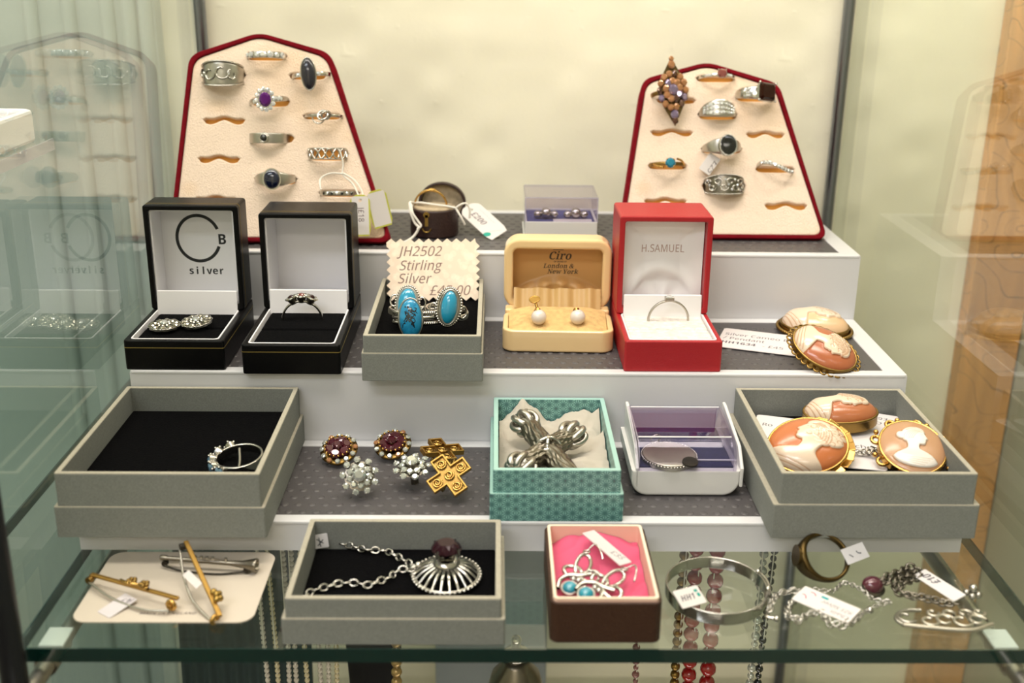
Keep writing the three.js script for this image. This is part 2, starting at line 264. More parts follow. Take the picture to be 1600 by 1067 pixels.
{ // stepped riser
  const t = thing('display_riser', 'white acrylic three-step display riser with grey dimpled mats', 'display riser');
  const dot = lathe([[0.0016, 0], [0.00135, 0.0002], [0.0008, 0.00036], [0, 0.0004]], 12).translate(0, 0, 0);
  for (const [y, z0, z1] of [[T1, 0, D1], [T2, D1, D2], [T3, D2, D3]]) {
    const d = z0 - z1, zc = (z0 + z1) / 2;
    const s = part(t, 'step', [bx(0.34, y - 0.0008, d, 0, (y - 0.0008) / 2, zc), mv(frameY(0.34, d, 0.322, d - 0.0115, 0.0016, 0.0012, 0.0008, 0.0005), 0, y - 0.0016, zc + 0.0002)], M.acrylic);
    const m = part(t, 'mat', bx(0.3222, 0.0008, d - 0.0113, 0, y - 0.0009, zc), M.rubber, 'dark grey dimpled rubber mat');
    const list = [];
    for (let r = 0; r * 0.0062 < d - 0.018; r++) for (let c = 0; c < 58; c++) list.push([-0.156 + c * 0.0054 + (r % 2) * 0.0027, y - 0.0005, z0 - 0.0085 - r * 0.0062]);
    const im = new THREE.InstancedMesh(dot, M.rubber, list.length); im.name = 'raised_dots'; im.userData.kind = 'stuff'; im.castShadow = im.receiveShadow = true;
    list.forEach((p, i) => im.setMatrixAt(i, new THREE.Matrix4().makeTranslation(...p))); m.add(im);
  }
}

// ---------------------------------------------------------------- boxes
function twoPieceBox(name, label, cat, { x, y, z, w, lw, d, h, h1, pad, mats: [out, edge, inn], padMat }) {
  const t = thing(name, label, cat, [x, y, z]), c = -d / 2;
  part(t, 'lower_tray', [mv(boxUV(frameY(lw, d + 0.0016, w - 0.001, d - 0.001, h1, 0.0008, 0.0004, 0.0003)), 0, 0, c), boxUV(bx(w, 0.001, d, 0, 0.0006, c))], out);
  part(t, 'lower_rim', mv(boxUV(frameY(lw - 0.0002, d + 0.0014, w, d, 0.0004, 0.0007, 0.0004, 0.0001)), 0, h1 - 0.0002, c), edge);
  part(t, 'upper_wall', mv(boxUV(frameY(w, d, w - 0.0036, d - 0.0036, h - 0.001, 0.0008, 0.0004, 0.0003)), 0, 0.0008, c), out);
  part(t, 'inner_lining', mv(boxUV(frameY(w - 0.0035, d - 0.0035, w - 0.0041, d - 0.0041, h - 0.001, 0.0004, 0.0003, 0.0001)), 0, 0.0008, c), inn);
  part(t, 'rim', mv(boxUV(frameY(w - 0.0002, d - 0.0002, w - 0.004, d - 0.004, 0.0005, 0.0007, 0.0004, 0.0002)), 0, h - 0.0004, c), edge);
  if (padMat) part(t, 'pad', boxUV(bx(w - 0.0043, pad - 0.0015, d - 0.0043, 0, 0.0012 + (pad - 0.0015) / 2, c, 0.0008)), padMat);
  return t;
}
const GREY = [M.greyBoard, M.greyEdge, M.greyBoardIn];
twoPieceBox('gift_box', 'open grey card box holding one blue-stone hoop at the left of the lowest step', 'box', { x: -0.134, y: T1, z: 0.0125, w: 0.0746, lw: 0.0772, d: 0.0865, h: 0.0257, h1: 0.0124, pad: 0.0155, mats: GREY, padMat: M.blackVelvet });
twoPieceBox('gift_box', 'open grey card box with three cameos and paper labels inside', 'box', { x: 0.1308, y: T1, z: 0.0112, w: 0.0728, lw: 0.0772, d: 0.0855, h: 0.0264, h1: 0.0138, pad: 0.0145, mats: GREY, padMat: M.blackVelvet });
twoPieceBox('gift_box', 'small grey card box with turquoise rings and a zigzag-edged price card', 'box', { x: -0.0421, y: T2, z: -0.0652, w: 0.05, lw: 0.0516, d: 0.0875, h: 0.0202, h1: 0.0124, pad: 0.0125, mats: GREY, padMat: M.blackVelvet });
twoPieceBox('gift_box', 'shallow grey card box holding a silver pendant necklace at the shelf front', 'box', { x: -0.0444, y: 0, z: 0.0617, w: 0.0716, lw: 0.0742, d: 0.055, h: 0.0172, h1: 0.0098, pad: 0.0062, mats: GREY, padMat: M.blackVelvet });
{ // aqua box printed with a hemp-leaf star pattern
  const star = canvasTex(128, 222, (g, w, h) => {
    g.fillStyle = '#8abdb6'; g.fillRect(0, 0, w, h);
    const gr = (a, b, c) => { g.strokeStyle = c; g.lineWidth = b; };
    for (const [cx, cy] of [[0, 0], [w, 0], [0, h], [w, h], [w / 2, h / 2]]) {
      gr(0, 7, '#517f7d');
      for (let k = 0; k < 6; k++) {
        const a = k * PI / 3 + PI / 6, b = a + PI / 3, r = w / Math.sqrt(3), p = [cx + r * Math.cos(a), cy + r * Math.sin(a)], q = [cx + r * Math.cos(b), cy + r * Math.sin(b)], m = [(cx + p[0] + q[0]) / 3, (cy + p[1] + q[1]) / 3];
        for (const [u, v] of [[[cx, cy], p], [p, q], [[cx, cy], m], [p, m], [q, m]]) { g.beginPath(); g.moveTo(...u); g.lineTo(...v); g.stroke(); }
      }
      g.fillStyle = '#56696d'; g.beginPath(); g.arc(cx, cy, 7, 0, 7); g.fill();
    }
  }, [1 / 0.0062, 1 / 0.01074]);
  const aqua = mat(0xffffff, 0.38, 0.15, { map: star }), edge = mat(0xa5cdc4, 0.4, 0.2);
  twoPieceBox('gift_box', 'aqua gift box printed with a star pattern holding a silver cross', 'box', { x: 0.0126, y: T1, z: -0.0012, w: 0.0486, lw: 0.0512, d: 0.073, h: 0.0213, h1: 0.0116, pad: 0.004, mats: [aqua, edge, aqua], padMat: M.wool });
  // cotton wool: a lumpy sheet that climbs the back wall
  const g = new THREE.PlaneGeometry(0.0436, 0.068, 60, 90); g.rotateX(-PI / 2); const p = g.attributes.position;
  for (let i = 0; i < p.count; i++) { const x = p.getX(i), z = p.getZ(i), u = x / 0.0436 + 0.5, v = z / 0.068 + 0.5; const back = Math.max(0, 0.3 - v) / 0.3; p.setY(i, 0.0045 + 0.0105 * n9(u * 0.45, v * 0.6) + 0.0028 * n16(u * 0.8, v) + 0.0007 * n48(u, v) + back * (0.003 + 0.0025 * Math.sin(u * 4.5 + 0.6))); }
  g.computeVertexNormals();
  solo('cotton_wool', g, M.wool, 'fluffy cream cotton wool lining the aqua star-patterned box', 'cotton wool', [0.0126, T1 + 0.0005, -0.0372]);
}
// hinged ring box: base, lid standing open at the back, lining, flap
function ringBox(label, { x, z, w, d, h, lidD, lidH, outer, inside, lining, border = 0.0024, print, line, rotY = 0, lift = 0.0004, padMat = M.blackVelvet, inset = 0.0026 }) {
  const t = thing('ring_box', label, 'ring box', [x, T2, z], [0, rotY, 0]), zc = -d / 2, od = d - lidD;
  part(t, 'base', [mv(frameY(w, d, w - 2 * inset, d - 2 * inset, h, 0.0012, 0.0008, 0.0006), 0, 0, zc), bx(w - 0.002, 0.002, d - 0.002, 0, 0.0012, zc)], outer);
  part(t, 'inner_rim', mv(frameY(w - 2 * inset + 0.0002, od - 0.001, w - 2 * inset - 0.0012, od - 0.0022, h - 0.002, 0.0018, 0.0016, 0.0002), 0, 0.0022, -od / 2 - 0.0014), lining);
  const pw = w - 2 * inset - 0.0014;
  const pads = []; for (const [a, b] of [[-0.0026, -od * 0.5 + 0.0002], [-od * 0.5 - 0.0006, -od - 0.0006]]) pads.push(boxUV(bx(pw, h - 0.004, a - b, 0, 0.002 + (h - 0.004) / 2 + lift, (a + b) / 2, 0.0014)));
  part(t, 'pad', pads, padMat);
  if (line) part(t, 'gold_line', [mv(frameY(w + 0.00016, d + 0.00016, w - 0.001, d - 0.001, 0.00032, 0.0012, 0.0008, 0), 0, h * 0.74, zc)], M.goldLine);
  const lid = part(t, 'lid', [mv(frame(w, lidH, w - 2 * border, lidH - 2 * border, lidD - 0.0015, 0.0014, 0.001, 0.0006), 0, h + 0.0002 + lidH / 2, -d + 0.0012), bx(w - 0.0012, lidH - 0.0012, 0.0018, 0, h + 0.0002 + lidH / 2, -d + 0.001, 0.0006)], outer);
  if (line) part(lid, 'gold_line', mv(frame(w + 0.00016, lidH + 0.00016, w - 0.001, lidH - 0.001, 0.0003, 0.0014, 0.001, 0), 0, h + 0.0002 + lidH / 2, -od - 0.0046), M.goldLine);
  const iw = w - 2 * border, ih = lidH - 2 * border, cy = h + 0.0002 + lidH / 2;
  part(lid, 'lid_lining', inside ? [mv(frame(iw + 0.0002, ih + 0.0002, iw - 0.0016, ih - 0.0016, lidD - 0.0042, 0.0016, 0.0014, 0.0002), 0, cy, -d + 0.0022), bx(iw, ih, 0.001, 0, cy, -d + 0.0026)] : [bx(iw, ih, 0.001, 0, cy, -d + 0.0026)], lining);
  if (print) part(lid, 'printed_panel', mv(print.geo, 0, cy + (print.dy ?? 0), -d + 0.0032 + (print.dz ?? 0)), print.mat);
  part(t, 'hinge_flap', [mv(new RoundedBoxGeometry(iw - 0.0012, 0.012, 0.0012, 3, 0.0005), 0, h + 0.0035, -od - 0.0002, -0.12)], lining);
  return t;
}
{
  const logo = canvasTex(512, 600, (g, w, h) => {
    g.fillStyle = '#e9e8ea'; g.fillRect(0, 0, w, h); g.strokeStyle = '#15181a'; g.fillStyle = '#15181a'; g.lineWidth = 21;
    g.beginPath(); g.ellipse(236, 222, 142, 156, 0, -0.42, 0.36, true); g.stroke();
    g.font = 'bold 98px sans-serif'; g.textAlign = 'center'; g.fillText('B', 392, 262);
    g.font = 'bold 70px sans-serif'; [...'silver'].forEach((c, i) => g.fillText(c, 172 + i * 40, 470));
  });
  ringBox('black leatherette ring box with black printed logo in its white lid', { x: -0.1502, z: -0.0762, w: 0.0432, d: 0.0625, h: 0.0136, lidD: 0.0195, lidH: 0.0496, outer: M.leatherBlack, inside: true, lining: M.linerWhite, line: true, print: { geo: new THREE.PlaneGeometry(0.0362, 0.0424), mat: printed(logo, 0.6) } });
  ringBox('black leatherette ring box with a plain white lid holding a cluster ring', { x: -0.0989, z: -0.0716, w: 0.0424, d: 0.078, h: 0.0136, lidD: 0.0275, lidH: 0.0456, outer: M.leatherBlack, inside: true, lining: M.linerWhite, line: true });
  const hs = canvasTex(512, 512, (g, w, h) => { g.fillStyle = '#e6e4e4'; g.fillRect(0, 0, w, h); g.fillStyle = '#a98f86'; g.font = '60px sans-serif'; g.textAlign = 'center'; g.fillText('H.SAMUEL', 256, 205); });
  // padded satin panel: pressed rectangle above, arch below
  const p = new THREE.PlaneGeometry(0.037, 0.0425, 60, 60), a = p.attributes.position;
  for (let i = 0; i < a.count; i++) { const u = a.getX(i) / 0.0185, v = a.getY(i) / 0.02125, e = Math.max(Math.abs(u), Math.abs(v)), r = Math.hypot(u * 0.9, (v + 0.95) * 0.9); a.setZ(i, 1.5 * (0.0022 * (1 - Math.min(1, Math.max(0, (1 - e) / 0.55))) + 0.0011 * Math.exp(-(((r - 0.72) / 0.16) ** 2)) + 0.0003 * Math.sin(6 * Math.atan2(v + 1, u)) * Math.max(0, 1 - r))); }
  p.computeVertexNormals();
  ringBox('red leatherette ring box with white lining holding a single stone ring', { x: 0.0667, z: -0.0774, w: 0.0428, d: 0.07, h: 0.0142, lidD: 0.0318, lidH: 0.0464, outer: M.redLeather, inside: false, lining: M.satin, border: 0.0026, padMat: M.whiteVelvet, print: { geo: p, mat: printed(hs, 0.32), dz: 0.019 }, lift: 0.0012, inset: 0.0022 });
}
{ // ivory plastic jewel case
  const t = thing('earring_case', 'ivory plastic earring case with cream satin lining and two pearl earrings', 'jewel case', [0.0176, T2, -0.1018], [0, -0.03, 0]);
  const s = rrShape(0.0512, 0.0295, 0.006); s.holes.push(rrShape(0.0462, 0.0245, 0.004, THREE.Path));
  const base = upright(extr(s, 0.0102, 0.0008, 10, 3)), low = upright(extr(rrShape(0.0506, 0.029, 0.006), 0.005, 0.0022, 10, 4));
  part(t, 'base', [mv(base, 0, 0, -0.01475), mv(low, 0, 0, -0.01475)], M.ivory);
  const pad = new THREE.BoxGeometry(0.0458, 0.004, 0.0242, 24, 2, 14), pp = pad.attributes.position;
  for (let i = 0; i < pp.count; i++) if (pp.getY(i) > 0.0019) { const u = pp.getX(i) / 0.0229, v = -pp.getZ(i) / 0.0121, e = Math.max(Math.abs(u), Math.abs(v)); pp.setY(i, 0.0012 + 0.0058 * (v * 0.5 + 0.5) + 0.0008 * (1 - e ** 4) + (Math.abs(u) < 0.62 ? 0 : -0.0018 * (Math.abs(u) - 0.62) / 0.38)); }
  pad.computeVertexNormals();
  part(t, 'cushion', mv(boxUV(pad), 0, 0.0065, -0.0148), M.creamPad);
  const ls = rrShape(0.0516, 0.0345, 0.0075); ls.holes.push(rrShape(0.0428, 0.0262, 0.0025, THREE.Path, 0, -0.0008));
  const lid = part(t, 'lid', [mv(extr(ls, 0.0125, 0.0014, 12, 4), 0, 0.0274, -0.0465), mv(extr(rrShape(0.05, 0.033, 0.0075), 0.004, 0.0018, 12, 3), 0, 0.0274, -0.0482)], M.ivory);
  part(lid, 'hinge', bx(0.05, 0.004, 0.008, 0, 0.0098, -0.0315, 0.001), M.ivory);
  const card = canvasTex(512, 300, (g, w, h) => { g.fillStyle = '#c79a5e'; g.fillRect(0, 0, w, h); g.fillStyle = '#2b2622'; g.textAlign = 'center'; g.font = 'italic bold 62px serif'; g.fillText('Ciro', 268, 84); g.fillRect(230, 26, 60, 4); g.font = 'bold 13px sans-serif'; g.fillText('OF BOND ST', 272, 101); g.font = 'italic bold 36px serif'; g.fillText('London &', 262, 134); g.fillText('New York', 286, 166); });
  const lin = new THREE.PlaneGeometry(0.0432, 0.0262, 50, 40), lp = lin.attributes.position;
  for (let i = 0; i < lp.count; i++) { const u = lp.getX(i) / 0.0216, v = lp.getY(i) / 0.0131, c = -0.3 - 0.42 * u * u + 0.18 * (1 - Math.abs(u)); lp.setZ(i, v < c ? 0.0042 * Math.min(1, (c - v) * 3.5) * (0.8 + 0.2 * Math.sin(u * 17)) : 0); }
  lin.computeVertexNormals();
  part(lid, 'satin_lining', mv(lin, 0, 0.0266, -0.0438), printed(card, 0.45));
  const fl = new THREE.PlaneGeometry(0.0418, 0.0105, 80, 10), fp = fl.attributes.position;
  for (let i = 0; i < fp.count; i++) fp.setZ(i, 0.0007 * Math.sin(fp.getX(i) * 520 + 0.4 * Math.sin(fp.getX(i) * 300)) + 0.0003 * Math.sin(fp.getX(i) * 1250 + 1));
  fl.computeVertexNormals();
  part(t, 'gathered_flap', mv(fl, 0, 0.0162, -0.0315, -0.62), M.creamFlap);
}
{ // brown leather box with a pale rim
  const t = thing('leather_box', 'open brown leather box with pink cloth and turquoise earrings inside', 'box', [0.0263, 0, 0.0612]);
  part(t, 'leather_wall', [mv(frameY(0.0374, 0.053, 0.0352, 0.0508, 0.0154, 0.003, 0.0015, 0.0004), 0, 0, -0.0265), bx(0.035, 0.0015, 0.05, 0, 0.001, -0.0265)], M.brownLeather);
  part(t, 'inner_wall', mv(frameY(0.0353, 0.0509, 0.0332, 0.0488, 0.0152, 0.0015, 0.001, 0.0003), 0, 0.0012, -0.0265), M.pinkPaper);
  part(t, 'rim', mv(frameY(0.0353, 0.0509, 0.0331, 0.0487, 0.0005, 0.0015, 0.001, 0.0002), 0, 0.0162, -0.0265), M.creamPaper);
  const g = new THREE.PlaneGeometry(0.0328, 0.0484, 60, 90); g.rotateX(-PI / 2); const p = g.attributes.position;
  for (let i = 0; i < p.count; i++) { const u = p.getX(i) / 0.0328 + 0.5, v = p.getZ(i) / 0.0484 + 0.5; const f = Math.abs(Math.sin(u * 6 + v * 9 + 4 * n4(u, v))); p.setY(i, 0.0058 + 0.0018 * n9(u * 0.6, v * 0.6) + 0.0014 * f * (u > 0.5 ? 1 : 0.35) + Math.max(0, 0.28 - v) * 0.02 * (0.65 + 0.35 * Math.cos((u - 0.42) * 6))); }
  g.computeVertexNormals();
  solo('pink_cloth', [g], M.pinkCloth, 'crumpled bright pink cloth lining the brown leather box', 'cloth', [0.0263, 0.0008, 0.0347]);
}
{ // hinged clear-topped box, white below
  const t = thing('clear_box', 'clear hinged plastic box on white base holding an oval silver locket', 'box', [0.0655, T1, -0.0225]);
  const w = 0.0436, d = 0.044, u = new THREE.Shape(), r = 0.0068;
  u.moveTo(-w / 2 + r, 0); u.lineTo(w / 2 - r, 0); u.absarc(w / 2 - r, r, r, -PI / 2, 0); u.lineTo(w / 2, 0.0112); u.lineTo(-w / 2, 0.0112); u.lineTo(-w / 2, r); u.absarc(-w / 2 + r, r, r, PI, PI * 1.5);
  part(t, 'base', mv(extr(u, d, 0.0009, 10, 3), 0, 0, -d), M.whitePlastic);
  for (const s of [-1, 1]) { // raised side cheeks
    const c = polyShape([[0, 0.004], [0, 0.012], [0.008, 0.0185], [0.04, 0.0232], [d - 0.001, 0.0232], [d - 0.001, 0.004]]);
    part(t, 'side_cheek', mv(extr(c, 0.0014, 0.0004), s * (w / 2 - 0.0008) + 0.0007, 0, 0, 0, PI / 2), M.whitePlastic);
  }
  part(t, 'blue_lining', boxUV(bx(w - 0.005, 0.0008, d - 0.005, 0, 0.0114, -d / 2)), M.blueFelt);
  // clear lid: sloping front, top and back joined with rounded corners, and two ends
  const pr = [[0.0006, 0.0112], [-0.0006, 0.017], [-0.0035, 0.0205], [-0.0075, 0.0222], [-0.036, 0.0236], [-0.0405, 0.0226], [-0.0425, 0.019], [-0.043, 0.0112]], os = new THREE.Shape(), is = new THREE.Path(), g = [];
  pr.forEach(([a, b], i) => { os[i ? 'lineTo' : 'moveTo'](-a, b); });
  for (let i = pr.length - 1; i >= 0; i--) os.lineTo(-pr[i][0] + (i < 4 ? 0.0012 : -0.0012) * (i === 3 || i === 4 ? 0.4 : 1), pr[i][1] - (i && i < 7 ? 0.0013 : 0));
  part(t, 'clear_lid', mv(extr(os, w - 0.0056, 0), w / 2 - 0.0028 - (w - 0.0056), 0, 0, 0, PI / 2), M.clear);
  for (const s of [-1, 1]) part(t, 'lid_end', mv(extr(polyShape(pr.map(([a, b]) => [-a, b])), 0.0014, 0.0003), s * (w / 2 - 0.0024) - 0.0007, 0, 0, 0, PI / 2), M.clear);
  part(t, 'lid_seam', [bx(w - 0.006, 0.0004, 0.0005, 0, 0.0223, -0.0078), bx(w - 0.006, 0.0004, 0.0005, 0, 0.0236, -0.036), bx(0.017, 0.0005, 0.0005, 0.0122, 0.0123, -0.0075)], M.linerWhite);
}
{ // little clear box at the back with two ball-cluster earrings
  const t = thing('clear_box', 'tiny clear plastic box with blue lining at the back of the riser', 'box', [0.0226, T3, -0.1846]);
  part(t, 'base', [mv(frameY(0.0376, 0.0325, 0.0352, 0.03, 0.0082, 0.0006, 0.0004, 0.0003), 0, 0.0005, -0.0165), bx(0.039, 0.0014, 0.0335, 0, 0.0007, -0.0165, 0.0005)], M.whitePlastic);
  part(t, 'blue_lining', boxUV(bx(0.035, 0.007, 0.0298, 0, 0.0045, -0.0165, 0.0004)), M.blueFeltPale);
  part(t, 'paper_label', mv(bx(0.02, 0.0003, 0.006, 0.0062, 0.0083, -0.0055), 0, 0, 0), M.paper);
  const w = 0.0372, h = 0.0125, y = 0.0088 + h / 2;
  part(t, 'clear_lid', [bx(w, h, 0.0007, 0, y, -0.0006), bx(w, h, 0.0007, 0, y, -0.0322), bx(0.0007, h, 0.031, -w / 2, y, -0.0164), bx(0.0007, h, 0.031, w / 2, y, -0.0164), bx(w, 0.0007, 0.0322, 0, 0.0088 + h, -0.0164)], M.clear);
  part(t, 'lid_edge', [...[-1, 1].map((s) => bx(0.0006, h, 0.0006, s * w / 2, y, -0.0004)), ...[-1, 1].map((s) => bx(0.0006, h, 0.0006, s * w / 2, y, -0.0324)), bx(w, 0.0005, 0.0005, 0, 0.0088 + h, -0.0004), bx(w, 0.0005, 0.0005, 0, 0.0088 + h, -0.0324)], M.clearEdge);
  const mk = () => [ball(0.0021, -0.0044, 0.0021, 0), ball(0.0029, 0, 0.0029, 0, 3), ball(0.0021, 0.0044, 0.0021, 0)];
  for (const [x, l] of [[-0.0075, 'left silver ball-cluster earring in the tiny clear box'], [0.0082, 'right silver ball-cluster earring in the tiny clear box']]) {
    const e = thing('ball_earring', l, 'earring', [0.0226 + x, T3 + 0.0081, -0.1955]); mk().forEach((g) => part(e, 'silver_ball', g, M.silver)); part(e, 'bar', mv(cyl(0.0006, 0.0006, 0.0088), 0, 0.0016, 0, 0, 0, PI / 2), M.silverSoft);
  }
}
{ // old brown ring box, lid standing behind
  const t = thing('ring_box', 'old dark brown leather ring box with brass catch at the back', 'ring box', [-0.0433, T3, -0.1925]);
  const foot = (k) => { const s = new THREE.Shape(), a = 0.0125 * k, b = 0.0105 * k; s.absellipse(0, 0, a, b, 0, 2 * PI); return s; };
  part(t, 'base', upright(extr(foot(1), 0.0142, 0.0008, 40, 3)), M.darkLeather);
  part(t, 'velvet_pad', mv(upright(extr(foot(0.88), 0.002, 0.0008, 40, 3)), 0, 0.0131, 0), M.beigeVelvet);
  part(t, 'slit', bx(0.019, 0.0004, 0.0007, 0.0005, 0.01505, -0.0012), M.darkLeather);
  const ls = foot(1); ls.holes.push(new THREE.Path().absellipse(0, 0, 0.0112, 0.0093, 0, 2 * PI));
  const lid = part(t, 'lid', [mv(extr(ls, 0.008, 0.0003, 40, 2), 0.0036, 0.0135, -0.0185, -0.12, 0, -0.06), mv(extr(foot(0.98), 0.0012, 0, 40), 0.0036, 0.0135, -0.0192, -0.12, 0, -0.06)], M.darkLeather);
  part(lid, 'lid_lining', mv(extr(foot(0.9), 0.002, 0.0009, 40, 3), 0.0036, 0.0137, -0.0165, -0.12, 0, -0.06), M.beigeVelvet);
  part(t, 'catch', [mv(cyl(0.0016, 0.0016, 0.0006), -0.0035, 0.0124, 0.0102, PI / 2), bx(0.0016, 0.006, 0.0006, -0.0035, 0.0095, 0.0102), mv(new THREE.TorusGeometry(0.0021, 0.0004, 6, 14, PI), -0.0035, 0.0055, 0.0104, 0, 0, PI)], M.brass, 'brass hook catch');
}

// ---------------------------------------------------------------- ring stands
function ringStand(label, P, tilt, out, slots) { // out: outline in pad axes; slots: [u, v, half length, half width, wavy]
  const t = thing('ring_stand', label, 'ring stand', P, [-(90 - tilt) * D2R, 0, 0]);
  const round = (pts, r, S = THREE.Shape) => { const s = new S(), n = pts.length; pts.forEach((p, i) => { const a = pts[(i + n - 1) % n], b = pts[(i + 1) % n], c = (q) => { const l = Math.hypot(q[0] - p[0], q[1] - p[1]); return [p[0] + ((q[0] - p[0]) / l) * r, p[1] + ((q[1] - p[1]) / l) * r]; }, s0 = c(a), s1 = c(b); i ? s.lineTo(...s0) : s.moveTo(...s0); s.quadraticCurveTo(p[0], p[1], ...s1); }); s.closePath(); return s; };
  const cx = 0.0, cy = 0.05, k = (e) => out.map(([x, y]) => [x - Math.sign(x - cx) * e * (Math.abs(x) > 0.015 ? 1 : 0), y - Math.sign(y - cy) * e]);
  const body = round(out, 0.006); body.holes.push(round(k(0.0022), 0.0055, THREE.Path));
  part(t, 'velvet_frame', mv(boxUV(extr(body, 0.0125, 0.0006, 8, 3)), 0, 0, -0.0117), M.redVelvet);
  part(t, 'backing', mv(extr(round(k(0.001), 0.006), 0.0014, 0.0003), 0, 0, -0.0128), M.redVelvet);
  part(t, 'easel_strut', mv(bx(0.03, 0.06, 0.0015, 0, 0.03, 0), 0, 0.0, 0, 0, 0, 0).translate(0, -0.06, 0).applyMatrix4(new THREE.Matrix4().makeRotationX(0)).applyMatrix4(new THREE.Matrix4().makeRotationX((90 - tilt + 18) * D2R)).translate(0, 0.063, -0.0128), M.redVelvet);
  part(t, 'slot_foam', mv(extr(round(k(0.003), 0.005), 0.002, 0), 0, 0, -0.0058), M.foam);
  const pad = round(k(0.0023), 0.0055);
  for (const [u, v, a, b, wavy] of slots) {
    const h = new THREE.Path(), N = 16, top = [], bot = [];
    for (let i = 0; i <= N; i++) { const s = (i / N) * 2 - 1, m = wavy ? 0.0011 * (1 - s * s) * Math.cos(s * 4.2) : 0, e = Math.sqrt(Math.max(0, 1 - s ** 6)), w = b * e * (wavy ? 0.5 + 0.55 * Math.abs(s) : 1); top.push([u + a * s, v + m + w * 0.8 + (i && i < N ? 1e-5 : 0)]); bot.push([u + a * s, v + m - w * 1.1]); }
    [...top, ...bot.reverse()].forEach(([x, y], i) => (i ? h.lineTo(x, y) : h.moveTo(x, y))); h.closePath();
    pad.holes.push(h);
  }
  part(t, 'pad', boxUV(mv(extr(pad, 0.0086, 0.0007, 8, 2), 0, 0, -0.0088)), M.creamVelvet);
  t.updateMatrixWorld(true);
  // a ring's frame on the pad: x along the slot, y away from the pad, z down the pad
  t.put = (o, u, v, n = -0.0015, turn = 0, lean = 0.2) => {
    const m = new THREE.Matrix4().makeBasis(V(1, 0, 0), V(0, 0, 1), V(0, -1, 0)).setPosition(u, v, n);
    m.premultiply(t.matrixWorld).multiply(new THREE.Matrix4().makeRotationY(turn)).multiply(new THREE.Matrix4().makeRotationX(lean));
    m.decompose(o.position, o.quaternion, o.scale); return o;
  };
  return t;
}
const standA = ringStand('taller red velvet ring stand on the left, its cream pad nearly upright', [-0.125, T3, -0.168], 67,
  [[-0.0505, 0.0012], [0.0615, 0.0012], [0.0292, 0.0985], [-0.0073, 0.1088], [-0.0425, 0.0966]],
  [[-0.0035, 0.0968, 0.0105, 0.0021], [-0.0251, 0.0868, 0.0114, 0.0034], [0.0175, 0.0868, 0.0095, 0.0018], [-0.001, 0.0732, 0.0098, 0.0023], [0.0252, 0.0660, 0.0098, 0.0016], [0.001, 0.0545, 0.0104, 0.0024], [0.0285, 0.0466, 0.0104, 0.0031], [0.0025, 0.0335, 0.0108, 0.0026], [0.0346, 0.0266, 0.0104, 0.0017], [-0.0242, 0.0635, 0.0106, 0.0019, 1], [-0.0264, 0.0436, 0.0106, 0.0019, 1], [-0.0275, 0.023, 0.0106, 0.0019, 1]]);
const standB = ringStand('shorter red velvet ring stand on the right, leaning further back', [0.107, T3, -0.184], 60,
  [[-0.0546, 0.0008], [0.0546, 0.0008], [0.0327, 0.0868], [-0.0055, 0.0988], [-0.0405, 0.0885]],
  [[-0.0012, 0.0898, 0.0105, 0.0019], [-0.0225, 0.0772, 0.0105, 0.0018], [0.0192, 0.0795, 0.0096, 0.0024], [-0.0007, 0.0694, 0.0106, 0.0026], [0.0008, 0.05, 0.0108, 0.0022], [-0.028, 0.0405, 0.0102, 0.0018], [0.0288, 0.0392, 0.0104, 0.0018], [0.0014, 0.0296, 0.0114, 0.0042], [-0.0252, 0.0592, 0.0112, 0.0019, 1], [0.0245, 0.0586, 0.0102, 0.0019, 1], [0.0337, 0.0192, 0.0112, 0.0021, 1], [-0.0295, 0.0212, 0.0112, 0.0019, 1]]);

